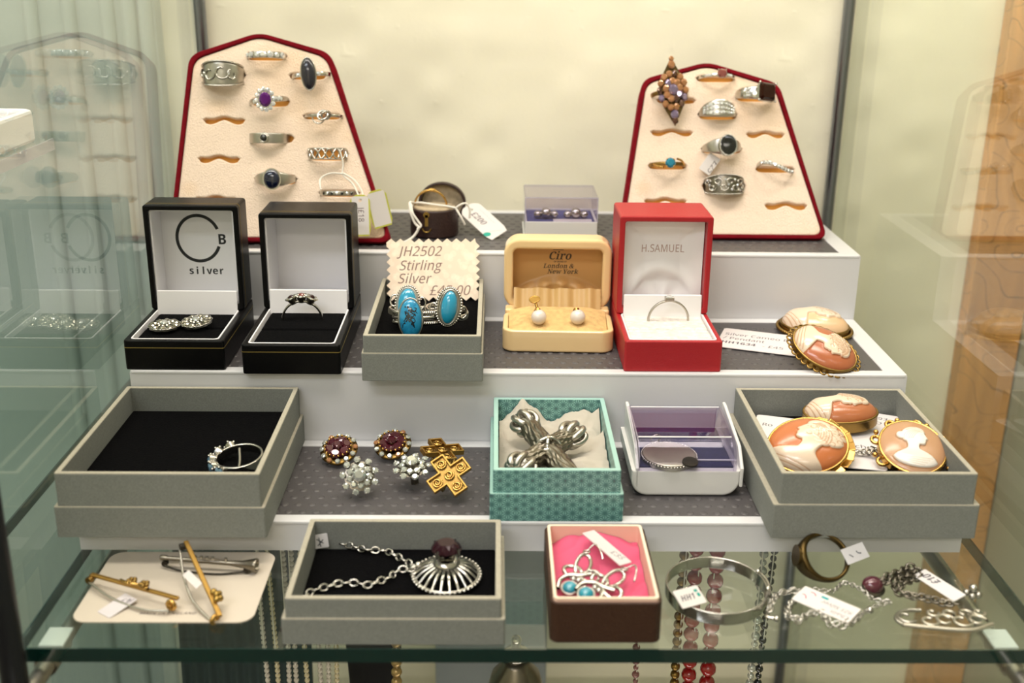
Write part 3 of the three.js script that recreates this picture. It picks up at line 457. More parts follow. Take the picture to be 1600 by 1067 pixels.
// ---------------------------------------------------------------- rings
const ringThing = (label) => thing('ring', label, 'ring');
const onTop = (g, R, a, lift = 0, z = 0) => { // seat a stone's geometry (table towards +y) on the band at an angle
  if (Array.isArray(g)) return g.map((q) => onTop(q, R, a, lift, z));
  return g.clone().applyMatrix4(new THREE.Matrix4().makeRotationZ(-a).multiply(new THREE.Matrix4().makeTranslation(0, R + lift, z)));
};
const prongs = (rx, rz, y, r = 0.0004, n = 4, off = PI / 4) => Array.from({ length: n }, (_, i) => ball(r, rx * Math.cos(off + (i / n) * 2 * PI), y, rz * Math.sin(off + (i / n) * 2 * PI), 0));
const setting = (rx, rz, y0, y1) => mv(new THREE.CylinderGeometry(1, 0.62, 1, 24), 0, (y0 + y1) / 2, 0, 0, 0, 0, rx, y1 - y0, rz);
const R0 = 0.0088;
{ // stand A
  let t = ringThing('silver half-eternity ring of clear stones in the topmost slot of the left stand');
  part(t, 'band', band(R0, 0.0034, 0.0014), M.silver);
  for (const [a, k] of [[-1.05, 0], [-0.68, 1], [-0.3, 0], [0.02, 2], [0.36, 1], [0.7, 0], [1.05, 1]]) part(t, 'stone', onTop(k === 1 ? gem(0.0017, 0.0017, 0.0016) : squareGem(k ? 0.0034 : 0.0026, 0.0024, 0.0016), R0, a, 0.0015), M.diamond);
  standA.put(t, -0.0035, 0.0968);
  t = ringThing('wide silver ring with carved scrolls at the upper left of the left stand');
  part(t, 'band', band(R0 + 0.0006, (a) => 0.004 + 0.0085 * Math.max(0, Math.cos(a * 0.9)) ** 0.8, 0.0013, 90), M.silverSoft);
  const sw = []; const Rs = R0 + 0.0022;
  for (const [a0, z0, r, k] of [[-0.5, 0, 0.0034, 1], [0.12, -0.0008, 0.004, 1], [0.62, 0.0006, 0.0027, -1], [-0.95, 0, 0.0024, -1]]) { const q = []; for (let i = 0; i <= 22; i++) { const f = i / 22, an = f * 5.2 + (k > 0 ? 0 : 2), rad = r * (1 - 0.55 * f); q.push(onBand(Rs, a0 + (rad * Math.cos(an)) / Rs, z0 + k * rad * Math.sin(an))); } sw.push(tube(q, 0.00052, false, 44, 6)); }
  for (const s of [-1, 1]) { const q = []; for (let i = 0; i <= 20; i++) { const a = -1.35 + 2.7 * (i / 20); q.push(onBand(Rs - 0.0002, a, s * (0.002 + 0.0041 * Math.max(0, Math.cos(a * 0.9)) ** 0.8))); } sw.push(tube(q, 0.00045, false, 44, 6)); }
  part(t, 'scrollwork', sw, M.silver);
  standA.put(t, -0.0251, 0.0868);
  t = ringThing('silver ring with a long dark oval cabochon on the left stand');
  part(t, 'band', band(R0, (a) => 0.0022, 0.0012), M.silver);
  part(t, 'stone', onTop(cab(0.0035, 0.0078, 0.0024), R0, 0, 0.0018), M.slate, 'dark slate-coloured oval stone');
  part(t, 'bezel', [onTop(disc(0.0038, 0.0081, 0.0014), R0, 0, 0.0004), onTop(ovalTube(0.0037, 0.008, 0.0016, 0.0004), R0, 0, 0.0003)], M.silver);
  for (const a of [-0.62, -0.44, 0.5]) part(t, 'side_stone', onTop(gem(0.0012, 0.0012, 0.0014, 8), R0, a, 0.0012), M.diamond);
  standA.put(t, 0.0195, 0.0868, -0.001, 0.08);
  t = ringThing('purple oval stone ring with a halo of clear stones on the left stand');
  part(t, 'band', band(R0, (a) => 0.002 + 0.0012 * Math.max(0, Math.cos(a)), 0.0012), M.silver);
  part(t, 'stone', onTop(gem(0.003, 0.0037, 0.0034, 14, 0.66), R0, 0, 0.0028), M.amethyst, 'purple oval stone');
  part(t, 'setting', onTop(setting(0.0042, 0.0049, -0.0012, 0.0016), R0, 0, 0.0012), M.silver);
  for (let i = 0; i < 12; i++) { const a = (i / 12) * 2 * PI; part(t, 'halo_stone', onTop(mv(gem(0.0012, 0.0012, 0.0014, 8), 0.0043 * Math.cos(a), 0, 0.0051 * Math.sin(a)), R0, 0, 0.0027), M.diamond); }
  for (const a of [0.62, 0.8, -0.66]) part(t, 'side_stone', onTop(gem(0.0012, 0.0012, 0.0013, 8), R0, a, 0.001), M.diamond);
  standA.put(t, -0.0018, 0.0735, -0.001, 0.12);
  t = ringThing('small silver knot ring below the long dark oval ring');
  part(t, 'band', band(R0, 0.0016, 0.0011), M.silver);
  part(t, 'knot', [onTop(mv(new THREE.TorusGeometry(0.0026, 0.0006, 6, 24), 0, 0, 0, PI / 2 - 0.5, 0.3, 0), R0, 0.08, 0.0014), onTop(mv(new THREE.TorusGeometry(0.0022, 0.00055, 6, 24), 0.0012, 0, 0, PI / 2 + 0.5, -0.3, 0), R0, 0.12, 0.0016), onTop(mv(new THREE.TorusGeometry(0.0032, 0.0004, 6, 24, PI), 0, 0, 0.0008, PI / 2, 0, 0), R0, -0.15, 0.0008)], M.silver);
  part(t, 'stone', onTop(gem(0.0014, 0.0014, 0.0014, 8), R0, 0.1, 0.0018), M.amber, 'pale stone in the knot');
  standA.put(t, 0.0262, 0.066, -0.0015);
  t = ringThing('plain grey silver band with one round black stone on the left stand');
  part(t, 'band', band(R0, 0.0052, 0.0014, 72, 12, () => 0, 0.3), M.silverSoft);
  part(t, 'stone', onTop(cab(0.0015, 0.0015, 0.0009), R0, -0.08, 0.0024), M.blackStone, 'small round black stone');
  part(t, 'bezel', [onTop(disc(0.0024, 0.0024, 0.0014), R0, -0.08, 0.0008), onTop(ovalTube(0.0019, 0.0019, 0.0024, 0.0004), R0, -0.08, 0), onTop(ovalTube(0.0025, 0.0025, 0.0018, 0.0003), R0, -0.08, 0)], M.silver);
  standA.put(t, -0.0016, 0.0547, -0.0035);
  t = ringThing('openwork silver ring of interlaced knots above the yellow-edged price tag');
  part(t, 'band', [band(R0, 0.0008, 0.0011, 72, 8, () => -0.0026), band(R0, 0.0008, 0.0011, 72, 8, () => 0.0026)], M.silverSoft);
  for (const s of [-1, 1]) part(t, 'interlace', tube(Array.from({ length: 97 }, (_, i) => { const a = (i / 96) * 2 * PI; return onBand(R0 + 0.0009 + 0.0003 * s * Math.cos(a * 16), a, s * 0.0024 * Math.sin(a * 8)); }), 0.0005, false, 240, 6), M.silver);
  standA.put(t, 0.0285, 0.0466);
  t = ringThing('silver signet ring with a domed navy oval stone low on the left stand');
  part(t, 'band', band(R0 + 0.0002, (a) => 0.0028 + 0.0052 * Math.max(0, Math.cos(a)) ** 2, (a) => 0.0012 + 0.0012 * Math.max(0, Math.cos(a)), 72, 12), M.silverSoft);
  part(t, 'bezel', onTop(disc(0.0046, 0.0054, 0.0022), R0, 0, 0.0009), M.silver);
  part(t, 'stone', onTop(cab(0.004, 0.0048, 0.0019), R0, 0, 0.003), M.navy, 'domed navy oval stone');
  standA.put(t, 0.0025, 0.0335);
  t = ringThing('thin silver band with tiny stones and white string, lowest on the left stand');
  part(t, 'band', band(R0, 0.0025, 0.0012, 72, 10, () => 0, 0.35), M.silverSoft);
  for (let i = -3; i <= 3; i++) part(t, 'stone', onTop(gem(0.0008, 0.0008, 0.0008, 8), R0, i * 0.26, 0.0013), i % 2 ? M.blackStone : M.diamond);
  standA.put(t, 0.0346, 0.0266);
}
{ // stand B
  let t = ringThing('silver ring with a square pinkish stone in the topmost slot of the right stand');
  part(t, 'band', band(R0, 0.0018, 0.0012), M.silver);
  part(t, 'stone', onTop(squareGem(0.0048, 0.0044, 0.0034), R0, 0.06, 0.0042), M.pinkish, 'square pinkish-brown stone');
  part(t, 'setting', [onTop(setting(0.0027, 0.0025, -0.002, 0.0012), R0, 0.06, 0.0028), onTop(prongs(0.0029, 0.0027, 0), R0, 0.06, 0.0046)], M.silver);
  for (const a of [-0.75, -0.6, -0.45, 0.58, 0.73]) part(t, 'side_stone', onTop(gem(0.0009, 0.0009, 0.001, 8), R0, a, 0.0011), M.diamond);
  standB.put(t, -0.0006, 0.09, -0.0015);
  t = ringThing('large amber-coloured cluster ring with pointed ends on the right stand');
  part(t, 'band', band(R0, 0.0024, 0.0012), M.goldOld);
  const plate = new THREE.Shape(); [[0, 0.0175], [0.0062, 0.006], [0.0078, -0.001], [0.0058, -0.0075], [0.0006, -0.0185], [-0.0054, -0.0075], [-0.0076, -0.001], [-0.0062, 0.006]].forEach(([x, y], i) => (i ? plate.lineTo(x, y) : plate.moveTo(x, y))); plate.closePath();
  part(t, 'backplate', onTop(mv(extr(plate, 0.0012, 0.0002), 0, 0, 0, -PI / 2), R0, 0, 0.0012), M.bronze);
  const sp = [[0, 0.0135, 1.3], [0, 0.0165, 0.9], [0.0004, -0.0125, 1.4], [0.0006, -0.0158, 1.1]];
  for (let k = 0; k < 9; k++) { const a = (k / 9) * 2 * PI; sp.push([0.0036 * Math.sin(a), 0.0046 * Math.cos(a), 1.25]); }
  for (let k = 0; k < 14; k++) { const a = ((k + 0.5) / 14) * 2 * PI; sp.push([0.0067 * Math.sin(a), 0.0088 * Math.cos(a), 1.15]); }
  sp.push([0, 0, 1.6]);
  sp.forEach(([x, v, s], i) => part(t, 'stone', onTop(mv(gem(0.0016 * s, 0.0018 * s, 0.002, 8), x, i === sp.length - 1 ? 0.0022 : Math.hypot(x, v) < 0.006 ? 0.0012 : 0, -v, rr2(-0.25, 0.25), 0, rr2(-0.3, 0.3)), R0, 0, 0.0034), [M.amber, M.amber, M.lilac, M.amberDark, M.amber][i % 5]));
  part(t, 'claws', sp.map(([x, v, s]) => onTop(ball(0.0004, x + 0.0012 * s, 0.0006, -v, 0), R0, 0, 0.0034)), M.brass);
  standB.put(t, -0.0262, 0.0802, -0.001, 0.06);
  t = ringThing('silver ring with a big square smoky brown stone on the right stand');
  part(t, 'band', band(R0 + 0.0004, (a) => 0.0028 + 0.0045 * Math.max(0, Math.cos(a)), (a) => 0.0013 + 0.0012 * Math.max(0, Math.cos(a)), 72, 12), M.silver);
  part(t, 'stone', onTop(squareGem(0.0094, 0.0094, 0.0052, 0.14, 0.7), R0, 0.28, 0.0052), M.smoky, 'big smoky brown square stone');
  part(t, 'setting', [onTop(squareGem(0.0098, 0.0098, 0.004, 0.12, 0.8), R0, 0.28, 0.0032), onTop([[-1, -1], [-1, 1], [1, -1], [1, 1]].map(([a, b]) => ball(0.0008, a * 0.0046, 0, b * 0.0046, 0)), R0, 0.28, 0.0055)], M.silver);
  for (let i = 0; i < 9; i++) part(t, 'side_stone', onTop(gem(0.0008, 0.0008, 0.0009, 8), R0, -0.42 - 0.13 * Math.floor(i / 3), 0.0028 - 0.0003 * Math.floor(i / 3), (i % 3 - 1) * 0.0016), M.diamond);
  standB.put(t, 0.0195, 0.0798, -0.001, -0.05);
  t = ringThing('domed silver ring set with small clear stones, above the black oval ring');
  part(t, 'band', band(R0, (a) => 0.0018 + 0.0078 * Math.max(0, Math.cos(a * 1.02)) ** 1.1, 0.0014, 90, 12, (a) => -0.0022 * Math.max(0, Math.cos(a)), 0.5), M.silverSoft);
  for (let r = -1; r <= 1; r++) for (let i = -5; i <= 5; i++) { const a = i * 0.18, w = 0.0078 * Math.max(0, Math.cos(a * 1.02)) ** 1.1; part(t, 'stone', onTop(gem(0.0009, 0.0009, 0.001, 8), R0, a, 0.0013, -0.0022 * Math.cos(a) + r * w * 0.3), (i + r) % 3 ? M.diamond : M.rhine); }
  standB.put(t, -0.0007, 0.0696, -0.0025);
  t = ringThing('silver signet ring with a flat black oval stone in the middle of the right stand');
  part(t, 'band', band(R0 + 0.0002, (a) => 0.003 + 0.006 * Math.max(0, Math.cos(a)) ** 2, (a) => 0.0013 + 0.001 * Math.max(0, Math.cos(a)), 72, 12), M.silverSoft);
  part(t, 'bezel', onTop(disc(0.0048, 0.0056, 0.0026), R0, 0.1, 0.0016), M.silver);
  part(t, 'stone', onTop([disc(0.0043, 0.0051, 0.0003), mv(cab(0.0043, 0.0051, 0.0004), 0, 0.0003, 0)], R0, 0.1, 0.0041), M.blackStone, 'flat black oval stone');
  standB.put(t, 0.0005, 0.0502, -0.0008, 0.05);
  t = ringThing('thin gold ring with a round blue stone at the left of the right stand');
  part(t, 'band', band(R0, 0.002, 0.0012), M.goldOld);
  part(t, 'stone', onTop(gem(0.0027, 0.0027, 0.003, 12, 0.6), R0, 0, 0.0028), M.blueStone, 'round blue stone');
  part(t, 'setting', [onTop(setting(0.0024, 0.0024, -0.0012, 0.001), R0, 0, 0.0016), onTop(prongs(0.0026, 0.0026, 0, 0.0005), R0, 0, 0.0032), ...[-1, 1].map((s) => tube([onBand(R0 + 0.001, s * 0.95, 0), onBand(R0 + 0.0022, s * 0.6, -s * 0.0014), onBand(R0 + 0.0026, s * 0.32, -s * 0.0022)], 0.0006))], M.gold);
  standB.put(t, -0.028, 0.0407);
  t = ringThing('thin wavy ring of clear stones at the right of the right stand');
  const wave = (a) => 0.0018 * Math.sin(a * 1.9) - 0.0004;
  part(t, 'band', band(R0, 0.0022, 0.0012, 72, 10, (a) => (Math.abs(a) < 1.65 ? wave(a) : wave(1.65 * Math.sign(a)))), M.silver);
  for (let i = -5; i <= 5; i++) part(t, 'stone', onTop(gem(0.0009, 0.0009, 0.0011, 8), R0, i * 0.2, 0.0012, wave(i * 0.2)), M.diamond);
  standB.put(t, 0.0288, 0.0393, -0.0015, -0.08);
  t = ringThing('wide filigree ring with beaded edges under the small price tag');
  const fw = (a) => 0.005 + 0.0062 * Math.max(0, Math.cos(a * 0.95)) ** 0.7;
  part(t, 'band', band(R0 + 0.0006, fw, 0.0009, 90), M.silverOld);
  const fi = [], be = [];
  for (let i = 0; i < 8; i++) { const a0 = -1.05 + i * 0.3, z0 = (i % 2 ? 1 : -1) * 0.0015, q = []; for (let j = 0; j <= 18; j++) { const an = (j / 18) * 6.6 * (i % 2 ? 1 : -1), rad = 0.0019 * (1 - 0.6 * (j / 18)); q.push(onBand(R0 + 0.0019, a0 + (rad * Math.cos(an)) / R0, z0 + rad * Math.sin(an))); } fi.push(tube(q, 0.00038, false, 36, 5)); }
  for (const s of [-1, 1]) for (let i = 0; i <= 46; i++) { const a = -1.4 + 2.8 * (i / 46), p = onBand(R0 + 0.0016, a, s * (fw(a) / 2 - 0.0005)); be.push(ball(0.00042, p.x, p.y, p.z, 0)); }
  part(t, 'scrollwork', fi, M.silver); part(t, 'beaded_edges', be, M.silver);
  for (let i = 0; i < 14; i++) part(t, 'stone', onTop(gem(0.0007, 0.0007, 0.0008, 7), R0, -1.1 + i * 0.17, 0.0017, (i % 3 - 1) * 0.0026), M.diamond);
  standB.put(t, 0.0014, 0.0297, -0.0022);
}

// ---------------------------------------------------------------- paper tags and string
const scribble = (g, x, y, s, n, c = '#8a93a0') => { g.strokeStyle = c; g.lineWidth = 3; g.beginPath(); g.moveTo(x, y); for (let i = 1; i < n; i++) g.lineTo(x + i * s, y + (i % 2 ? -s : s) * rr2(0.3, 0.9)); g.stroke(); };
function paperTag(name, label, cat, w, h, draw, at, q, { shape, px = 256, group, hole } = {}) {
  const o = new THREE.Group(); o.name = numbered(name); o.position.set(...at); q.isQuaternion ? o.quaternion.copy(q) : o.rotation.set(...q); scene.add(o); tag(o, label, cat, group);
  const s = shape ?? rrShape(w, h, Math.min(w, h) * 0.06);
  if (hole) s.holes.push(new THREE.Path().absarc(...hole, 0.0009, 0, 2 * PI));
  part(o, 'paper', sheet(s, 0.0003), printed(canvasTex(px, Math.round((px * h) / w), draw)));
  return o;
}
const white = (g, w, h, c = '#dcd6d3') => { g.fillStyle = c; g.fillRect(0, 0, w, h); };
const flat = (yaw, tilt = 0, roll = 0) => new THREE.Quaternion().setFromEuler(new THREE.Euler(0, yaw, 0)).multiply(new THREE.Quaternion().setFromEuler(new THREE.Euler(-PI / 2 + tilt, roll, 0)));
{
  const th = (w, h, c) => { const s = new THREE.Shape(); s.moveTo(-w / 2, -h / 2 + c); s.lineTo(-w / 2 + c * 0.3, -h / 2); s.lineTo(w / 2 - c * 0.3, -h / 2); s.lineTo(w / 2, -h / 2 + c); s.lineTo(w / 2, h / 2 - c); s.quadraticCurveTo(w / 2 - c * 0.2, h / 2 - c * 0.4, w / 2 - c, h / 2); s.lineTo(-w / 2 + c, h / 2); s.quadraticCurveTo(-w / 2 + c * 0.2, h / 2 - c * 0.4, -w / 2, h / 2 - c); s.closePath(); return s; };
  const edge = (g, w, h) => { white(g, w, h); g.strokeStyle = '#bfc04a'; g.lineWidth = 40; g.strokeRect(0, 0, w, h); };
  const P = (u, v, n) => { const q = V(u, v, n).applyMatrix4(standA.matrixWorld); return [q.x, q.y, q.z]; };
  paperTag('price_tag', 'yellow-edged price tag on string reading J£18, nearer of the two', 'price tag', 0.0098, 0.0205, (g, w, h) => { edge(g, w, h); g.fillStyle = '#5d4a4a'; g.font = '100px sans-serif'; g.save(); g.translate(w * 0.4, h * 0.3); g.rotate(PI / 2); g.fillText('J£18', 0, 0); g.restore(); }, P(0.0465, 0.0135, 0.0085), [-0.18, 0.12, 0.02], { shape: th(0.0098, 0.0205, 0.003), hole: [0, 0.0075] });
  paperTag('price_tag', 'blank yellow-edged price tag half hidden behind the J£18 tag', 'price tag', 0.0105, 0.019, edge, P(0.0555, 0.0175, 0.006), [-0.05, 0.35, 0.22], { shape: th(0.0105, 0.019, 0.003) });
  solo('tag_string', [tube([P(0.0355, 0.047, 0.008), P(0.0372, 0.04, 0.006), P(0.037, 0.035, 0.0055), P(0.042, 0.03, 0.007), P(0.0465, 0.0215, 0.0092)], 0.00042), tube([P(0.037, 0.035, 0.0058), P(0.031, 0.0355, 0.0045), P(0.0262, 0.033, 0.005), P(0.0262, 0.0285, 0.0085), P(0.0268, 0.0262, 0.009)], 0.00042), tube([P(0.0372, 0.0353, 0.0062), P(0.043, 0.0315, 0.007), P(0.0475, 0.0245, 0.0085), P(0.047, 0.0212, 0.0098)], 0.00042)], M.thread, 'white string looped from the lowest left-stand ring to the yellow-edged tags', 'string');
  const Q = (u, v, n) => { const q = V(u, v, n).applyMatrix4(standB.matrixWorld); return [q.x, q.y, q.z]; };
  paperTag('price_tag', 'small white price tag reading £25 under the black oval ring', 'price tag', 0.0066, 0.0108, (g, w, h) => { white(g, w, h); g.fillStyle = '#5c5658'; g.font = 'italic 170px sans-serif'; g.save(); g.translate(w * 0.66, h * 0.2); g.rotate(PI / 2); g.fillText('£25', 0, 0); g.restore(); }, Q(-0.0065, 0.0402, 0.0034), [-0.45, 0.05, -0.62]);
  // old ring box: ring, thread, tag
  const or = ringThing('plain gold ring standing in the old brown leather ring box');
  part(or, 'band', band(0.0078, (a) => 0.0014 + 0.0012 * Math.max(0, Math.cos(a)), 0.0011), M.gold); part(or, 'raised_head', onTop(cab(0.0022, 0.0014, 0.0009), 0.0078, 0.1, 0.0007), M.gold);
  or.position.set(-0.0452, T3 + 0.0146, -0.1942);
  solo('tag_string', [tube([[-0.0537, 0.0942, -0.1945], [-0.05, 0.0951, -0.191], [-0.044, 0.0946, -0.1895], [-0.036, 0.0942, -0.187], [-0.0318, 0.094, -0.184]], 0.0006), tube([[-0.0318, 0.094, -0.184], [-0.0298, 0.0955, -0.184], [-0.0265, 0.0962, -0.185], [-0.0248, 0.0935, -0.185], [-0.0247, 0.0885, -0.185]], 0.00055), tube([[-0.0318, 0.094, -0.184], [-0.0295, 0.0905, -0.182], [-0.0282, 0.0882, -0.1815], [-0.0272, 0.0858, -0.182]], 0.00055), tube([[-0.0537, 0.0942, -0.1945], [-0.0552, 0.0965, -0.182], [-0.0545, 0.0925, -0.179], [-0.0522, 0.087, -0.178], [-0.0505, 0.0855, -0.177], [-0.053, 0.081, -0.176], [-0.057, 0.0788, -0.173], [-0.063, 0.0786, -0.168]], 0.0007), tube([[-0.0545, 0.0965, -0.182], [-0.0535, 0.0925, -0.1785], [-0.0505, 0.088, -0.1775], [-0.0493, 0.0862, -0.177], [-0.0512, 0.0845, -0.1765]], 0.0006)], M.thread, 'white string looped over the old brown leather ring box', 'string');
  const w = 0.0122, h = 0.0265;
  paperTag('price_tag', 'white shield-topped price tag reading £200 beside the old leather ring box', 'price tag', w, h, (g, W, H) => { white(g, W, H); g.fillStyle = '#6f646c'; g.font = 'italic bold 96px serif'; g.save(); g.translate(W * 0.3, H * 0.2); g.rotate(PI / 2); g.fillText('£200', 0, 0); g.restore(); g.save(); g.translate(W * 0.78, H * 0.22); g.rotate(PI / 2); scribble(g, 0, 0, 14, 20, '#b0a6b8'); g.restore(); g.fillStyle = '#2fa08c'; g.beginPath(); g.ellipse(W * 0.12, H * 0.83, 44, 30, 0.5, 0, 7); g.fill(); g.strokeStyle = '#d08a98'; g.lineWidth = 4; g.beginPath(); g.moveTo(W * 0.3, H * 0.8); g.lineTo(W * 0.75, H * 0.93); g.stroke(); }, [-0.0178, 0.0855, -0.1925], [-0.96, 0, 0.7], { shape: th(w, h, 0.0035), hole: [0, 0.0095] });
}

// ---------------------------------------------------------------- middle step
for (const [at, rot, label] of [[[-0.1592, T2 + 0.0131, -0.0957], [-0.02, 0.1, 0], 'left oval earring set with small glittering stones in the printed-lid box'], [[-0.1458, T2 + 0.0138, -0.0992], [0.0, 0.5, 0.12], 'right oval earring set with small glittering stones in the printed-lid box']]) {
  const t = thing('oval_earring', label, 'earring', at, rot), N = 10;
  const pet = new THREE.Shape(); for (let i = 0; i <= 120; i++) { const a = (i / 120) * 2 * PI, k = 1 + 0.06 * Math.abs(Math.cos(a * N / 2)) - 0.04; i ? pet.lineTo(0.0068 * k * Math.cos(a), 0.0076 * k * Math.sin(a)) : pet.moveTo(0.0068 * k, 0); }
  part(t, 'plate', upright(extr(pet, 0.0013, 0.0003)), M.silverSoft);
  for (let i = 0; i < N; i++) { const a = ((i + 0.5) / N) * 2 * PI; part(t, 'stone', mv(gem(0.0014, 0.0019, 0.0016, 8), 0.0051 * Math.cos(a), 0.0015, 0.0057 * Math.sin(a), 0, -a + PI / 2, 0), M.marcasite); part(t, 'petal_rim', tube(Array.from({ length: 9 }, (_, k) => { const b = a + (k / 8 - 0.5) * (2 * PI / N), f = 1 + 0.07 * Math.cos((k / 8 - 0.5) * PI); return [0.0066 * f * Math.cos(b), 0.0012, 0.0074 * f * Math.sin(b)]; }), 0.0003, false, 12, 5), M.silver); }
  for (let i = 0; i < 8; i++) { const a = (i / 8) * 2 * PI; part(t, 'inner_stone', mv(gem(0.0009, 0.0012, 0.0012, 8), 0.0024 * Math.cos(a), 0.0018, 0.0033 * Math.sin(a)), M.marcasite); }
  part(t, 'centre_stone', mv(gem(0.0016, 0.0022, 0.0016, 10), 0, 0.0022, 0), M.rhine);
}
{ // cluster ring and solitaire
  let t = ringThing('silver ring with three clustered flower heads in the plain white-lidded box');
  t.position.set(-0.1001, 0.0575, -0.1106); t.rotation.set(0, 0.05, 0);
  part(t, 'band', band(0.0084, (a) => 0.0018 + 0.001 * Math.max(0, Math.cos(a)), 0.0011, 72, 10, () => 0, 0.4), M.silver);
  [-0.42, 0, 0.42].forEach((a, i) => {
    part(t, 'stone', onTop(gem(0.0014, 0.0014, 0.0017, 10), 0.0088, a, 0.003), i === 1 ? M.pinkish : M.smoky, i === 1 ? 'pinkish centre stone' : 'dark centre stone');
    part(t, 'setting', onTop(setting(0.0024, 0.0024, -0.002, 0.001), 0.0088, a, 0.0014), M.silverOld);
    for (let k = 0; k < 8; k++) { const b = (k / 8) * 2 * PI; part(t, 'halo_stone', onTop(mv(gem(0.0011, 0.0011, 0.0012, 7), 0.0022 * Math.cos(b), 0, 0.0022 * Math.sin(b)), 0.0088, a, 0.0026), k % 2 ? M.marcasite : M.rhine); }
  });
  t = ringThing('thin silver ring with one small square stone in the red box');
  t.position.set(0.0686, 0.0588, -0.1088); t.rotation.set(0, 0.05, 0);
  part(t, 'band', band(0.0088, 0.0016, 0.001), M.silverSoft);
  part(t, 'bezel', onTop(bx(0.0042, 0.0022, 0.0032, 0, 0, 0, 0.0004), 0.0098, 0, 0.0004), M.silver);
  part(t, 'stone', onTop(squareGem(0.0034, 0.0025, 0.0014), 0.0098, 0, 0.0016), M.diamond);
}
const rope = (rx, ry, z, r, n = 40) => Array.from({ length: n }, (_, i) => { const a = (i / n) * 2 * PI; return ball(r, rx * Math.cos(a), ry * Math.sin(a), z, 0); });
const twist = (pts, r, turns, closed = true) => { const c = curve(pts, closed), out = [[], []], N = turns * 8, up = V(0, 1, 0); for (let i = 0; i < N; i++) { const p = c.getPointAt(i / N), t = c.getTangentAt(i / N), s = t.clone().cross(up).normalize(), u = s.clone().cross(t); for (const k of [0, 1]) { const a = (i / 8) * 2 * PI + k * PI; out[k].push(p.clone().addScaledVector(s, r * Math.cos(a)).addScaledVector(u, r * Math.sin(a))); } } return out.map((q) => tube(q, r, closed, N, 5)); };
{ // turquoise rings: face towards +z in their own axes
  const veins = canvasTex(256, 384, (g, w, h) => { g.fillStyle = '#2288b2'; g.fillRect(0, 0, w, h); for (let i = 0; i < 60; i++) { g.fillStyle = i % 2 ? 'rgba(40,150,195,0.35)' : 'rgba(24,112,155,0.3)'; g.beginPath(); g.arc(rnd() * w, rnd() * h, 10 + 22 * rnd(), 0, 7); g.fill(); } g.strokeStyle = '#10222b'; for (let i = 0; i < 16; i++) { let x = w * (0.25 + 0.5 * rnd()), y = h * (0.12 + 0.45 * rnd()); g.lineWidth = 4 + 9 * rnd(); g.beginPath(); g.moveTo(x, y); for (let k = 0; k < 5; k++) { x += rr2(-26, 26); y += rr2(-8, 30); g.lineTo(x, y); } g.stroke(); } g.fillStyle = '#141f26'; for (let i = 0; i < 18; i++) { g.beginPath(); g.ellipse(w * (0.28 + 0.45 * rnd()), h * (0.15 + 0.5 * rnd()), 5 + 13 * rnd(), 4 + 8 * rnd(), rnd() * 3, 0, 7); g.fill(); } });
  const matrix = mat(0xffffff, 0.22, 0, { map: veins, clearcoat: 0.7 });
  const faceDome = (rx, ry, h) => { const g = mv(new THREE.SphereGeometry(1, 32, 12, 0, 2 * PI, 0, PI / 2), 0, 0, 0, PI / 2, 0, 0, 1), q = mv(g, 0, 0, 0, 0, 0, 0, rx, ry, h), p = q.attributes.position, uv = q.attributes.uv; for (let i = 0; i < p.count; i++) uv.setXY(i, p.getX(i) / rx / 2 + 0.5, p.getY(i) / ry / 2 + 0.5); return q; };
  const fDisc = (rx, ry, z0, z1) => mv(new THREE.CylinderGeometry(1, 1, 1, 36), 0, 0, (z0 + z1) / 2, PI / 2, 0, 0, rx, z1 - z0, ry);
  const ovalXY = (rx, ry, z, r) => tube(Array.from({ length: 36 }, (_, i) => { const a = (i / 36) * 2 * PI; return [rx * Math.cos(a), ry * Math.sin(a), z]; }), r, true, 72, 6);
  let t = thing('turquoise_ring', 'big oval turquoise ring with black veins on a triple rope band', 'ring', [-0.0485, 0.0652, -0.0888], [-0.2, 0.0, 0.03]);
  part(t, 'stone', mv(faceDome(0.0049, 0.0088, 0.003), 0, 0, 0.0008), matrix, 'black-veined turquoise stone');
  part(t, 'bezel', [fDisc(0.0053, 0.0092, -0.0014, 0.0008), ovalXY(0.0053, 0.0092, 0.0008, 0.0004)], M.silver);
  const circ = (R, y, cz) => Array.from({ length: 40 }, (_, i) => { const a = (i / 40) * 2 * PI; return [0.0028 + R * Math.sin(a), y, cz + R * Math.cos(a)]; });
  part(t, 'rope_band', [twist(circ(0.0112, 0.0022, -0.0122), 0.00055, 36), twist(circ(0.0112, -0.0024, -0.0122), 0.00055, 36), tube(circ(0.0112, 0, -0.0122), 0.0011, true, 80, 8)], M.silver);
  t = thing('turquoise_ring', 'plain oval turquoise ring half hidden behind the black-veined one', 'ring', [-0.0508, 0.0685, -0.1], [-0.35, -0.08, -0.1]);
  part(t, 'stone', mv(faceDome(0.0041, 0.0069, 0.0026), 0, 0, 0.0008), M.turquoise, 'plain turquoise stone');
  part(t, 'bezel', [fDisc(0.0046, 0.0074, -0.0014, 0.0008), ovalXY(0.0046, 0.0074, 0.0008, 0.0004)], M.silverSoft);
  part(t, 'beaded_edge', rope(0.0054, 0.0082, -0.0002, 0.00062), M.silver);
  for (const s of [-1, 1]) part(t, 'side_loop', mv(new THREE.TorusGeometry(0.0026, 0.0005, 6, 20), s * 0.0062, 0.001, -0.001, 0, 0, 0, 0.7, 1, 1), M.silver);
  part(t, 'band', mv(band(0.0088, 0.003, 0.0012), 0, -0.003, -0.0098, PI / 2 + 0.2, 0, 0), M.silver);
  t = thing('turquoise_ring', 'slanted oval turquoise ring with beaded edge at the right of the small box', 'ring', [-0.0318, 0.0695, -0.0925], [-0.22, 0.1, -0.13]);
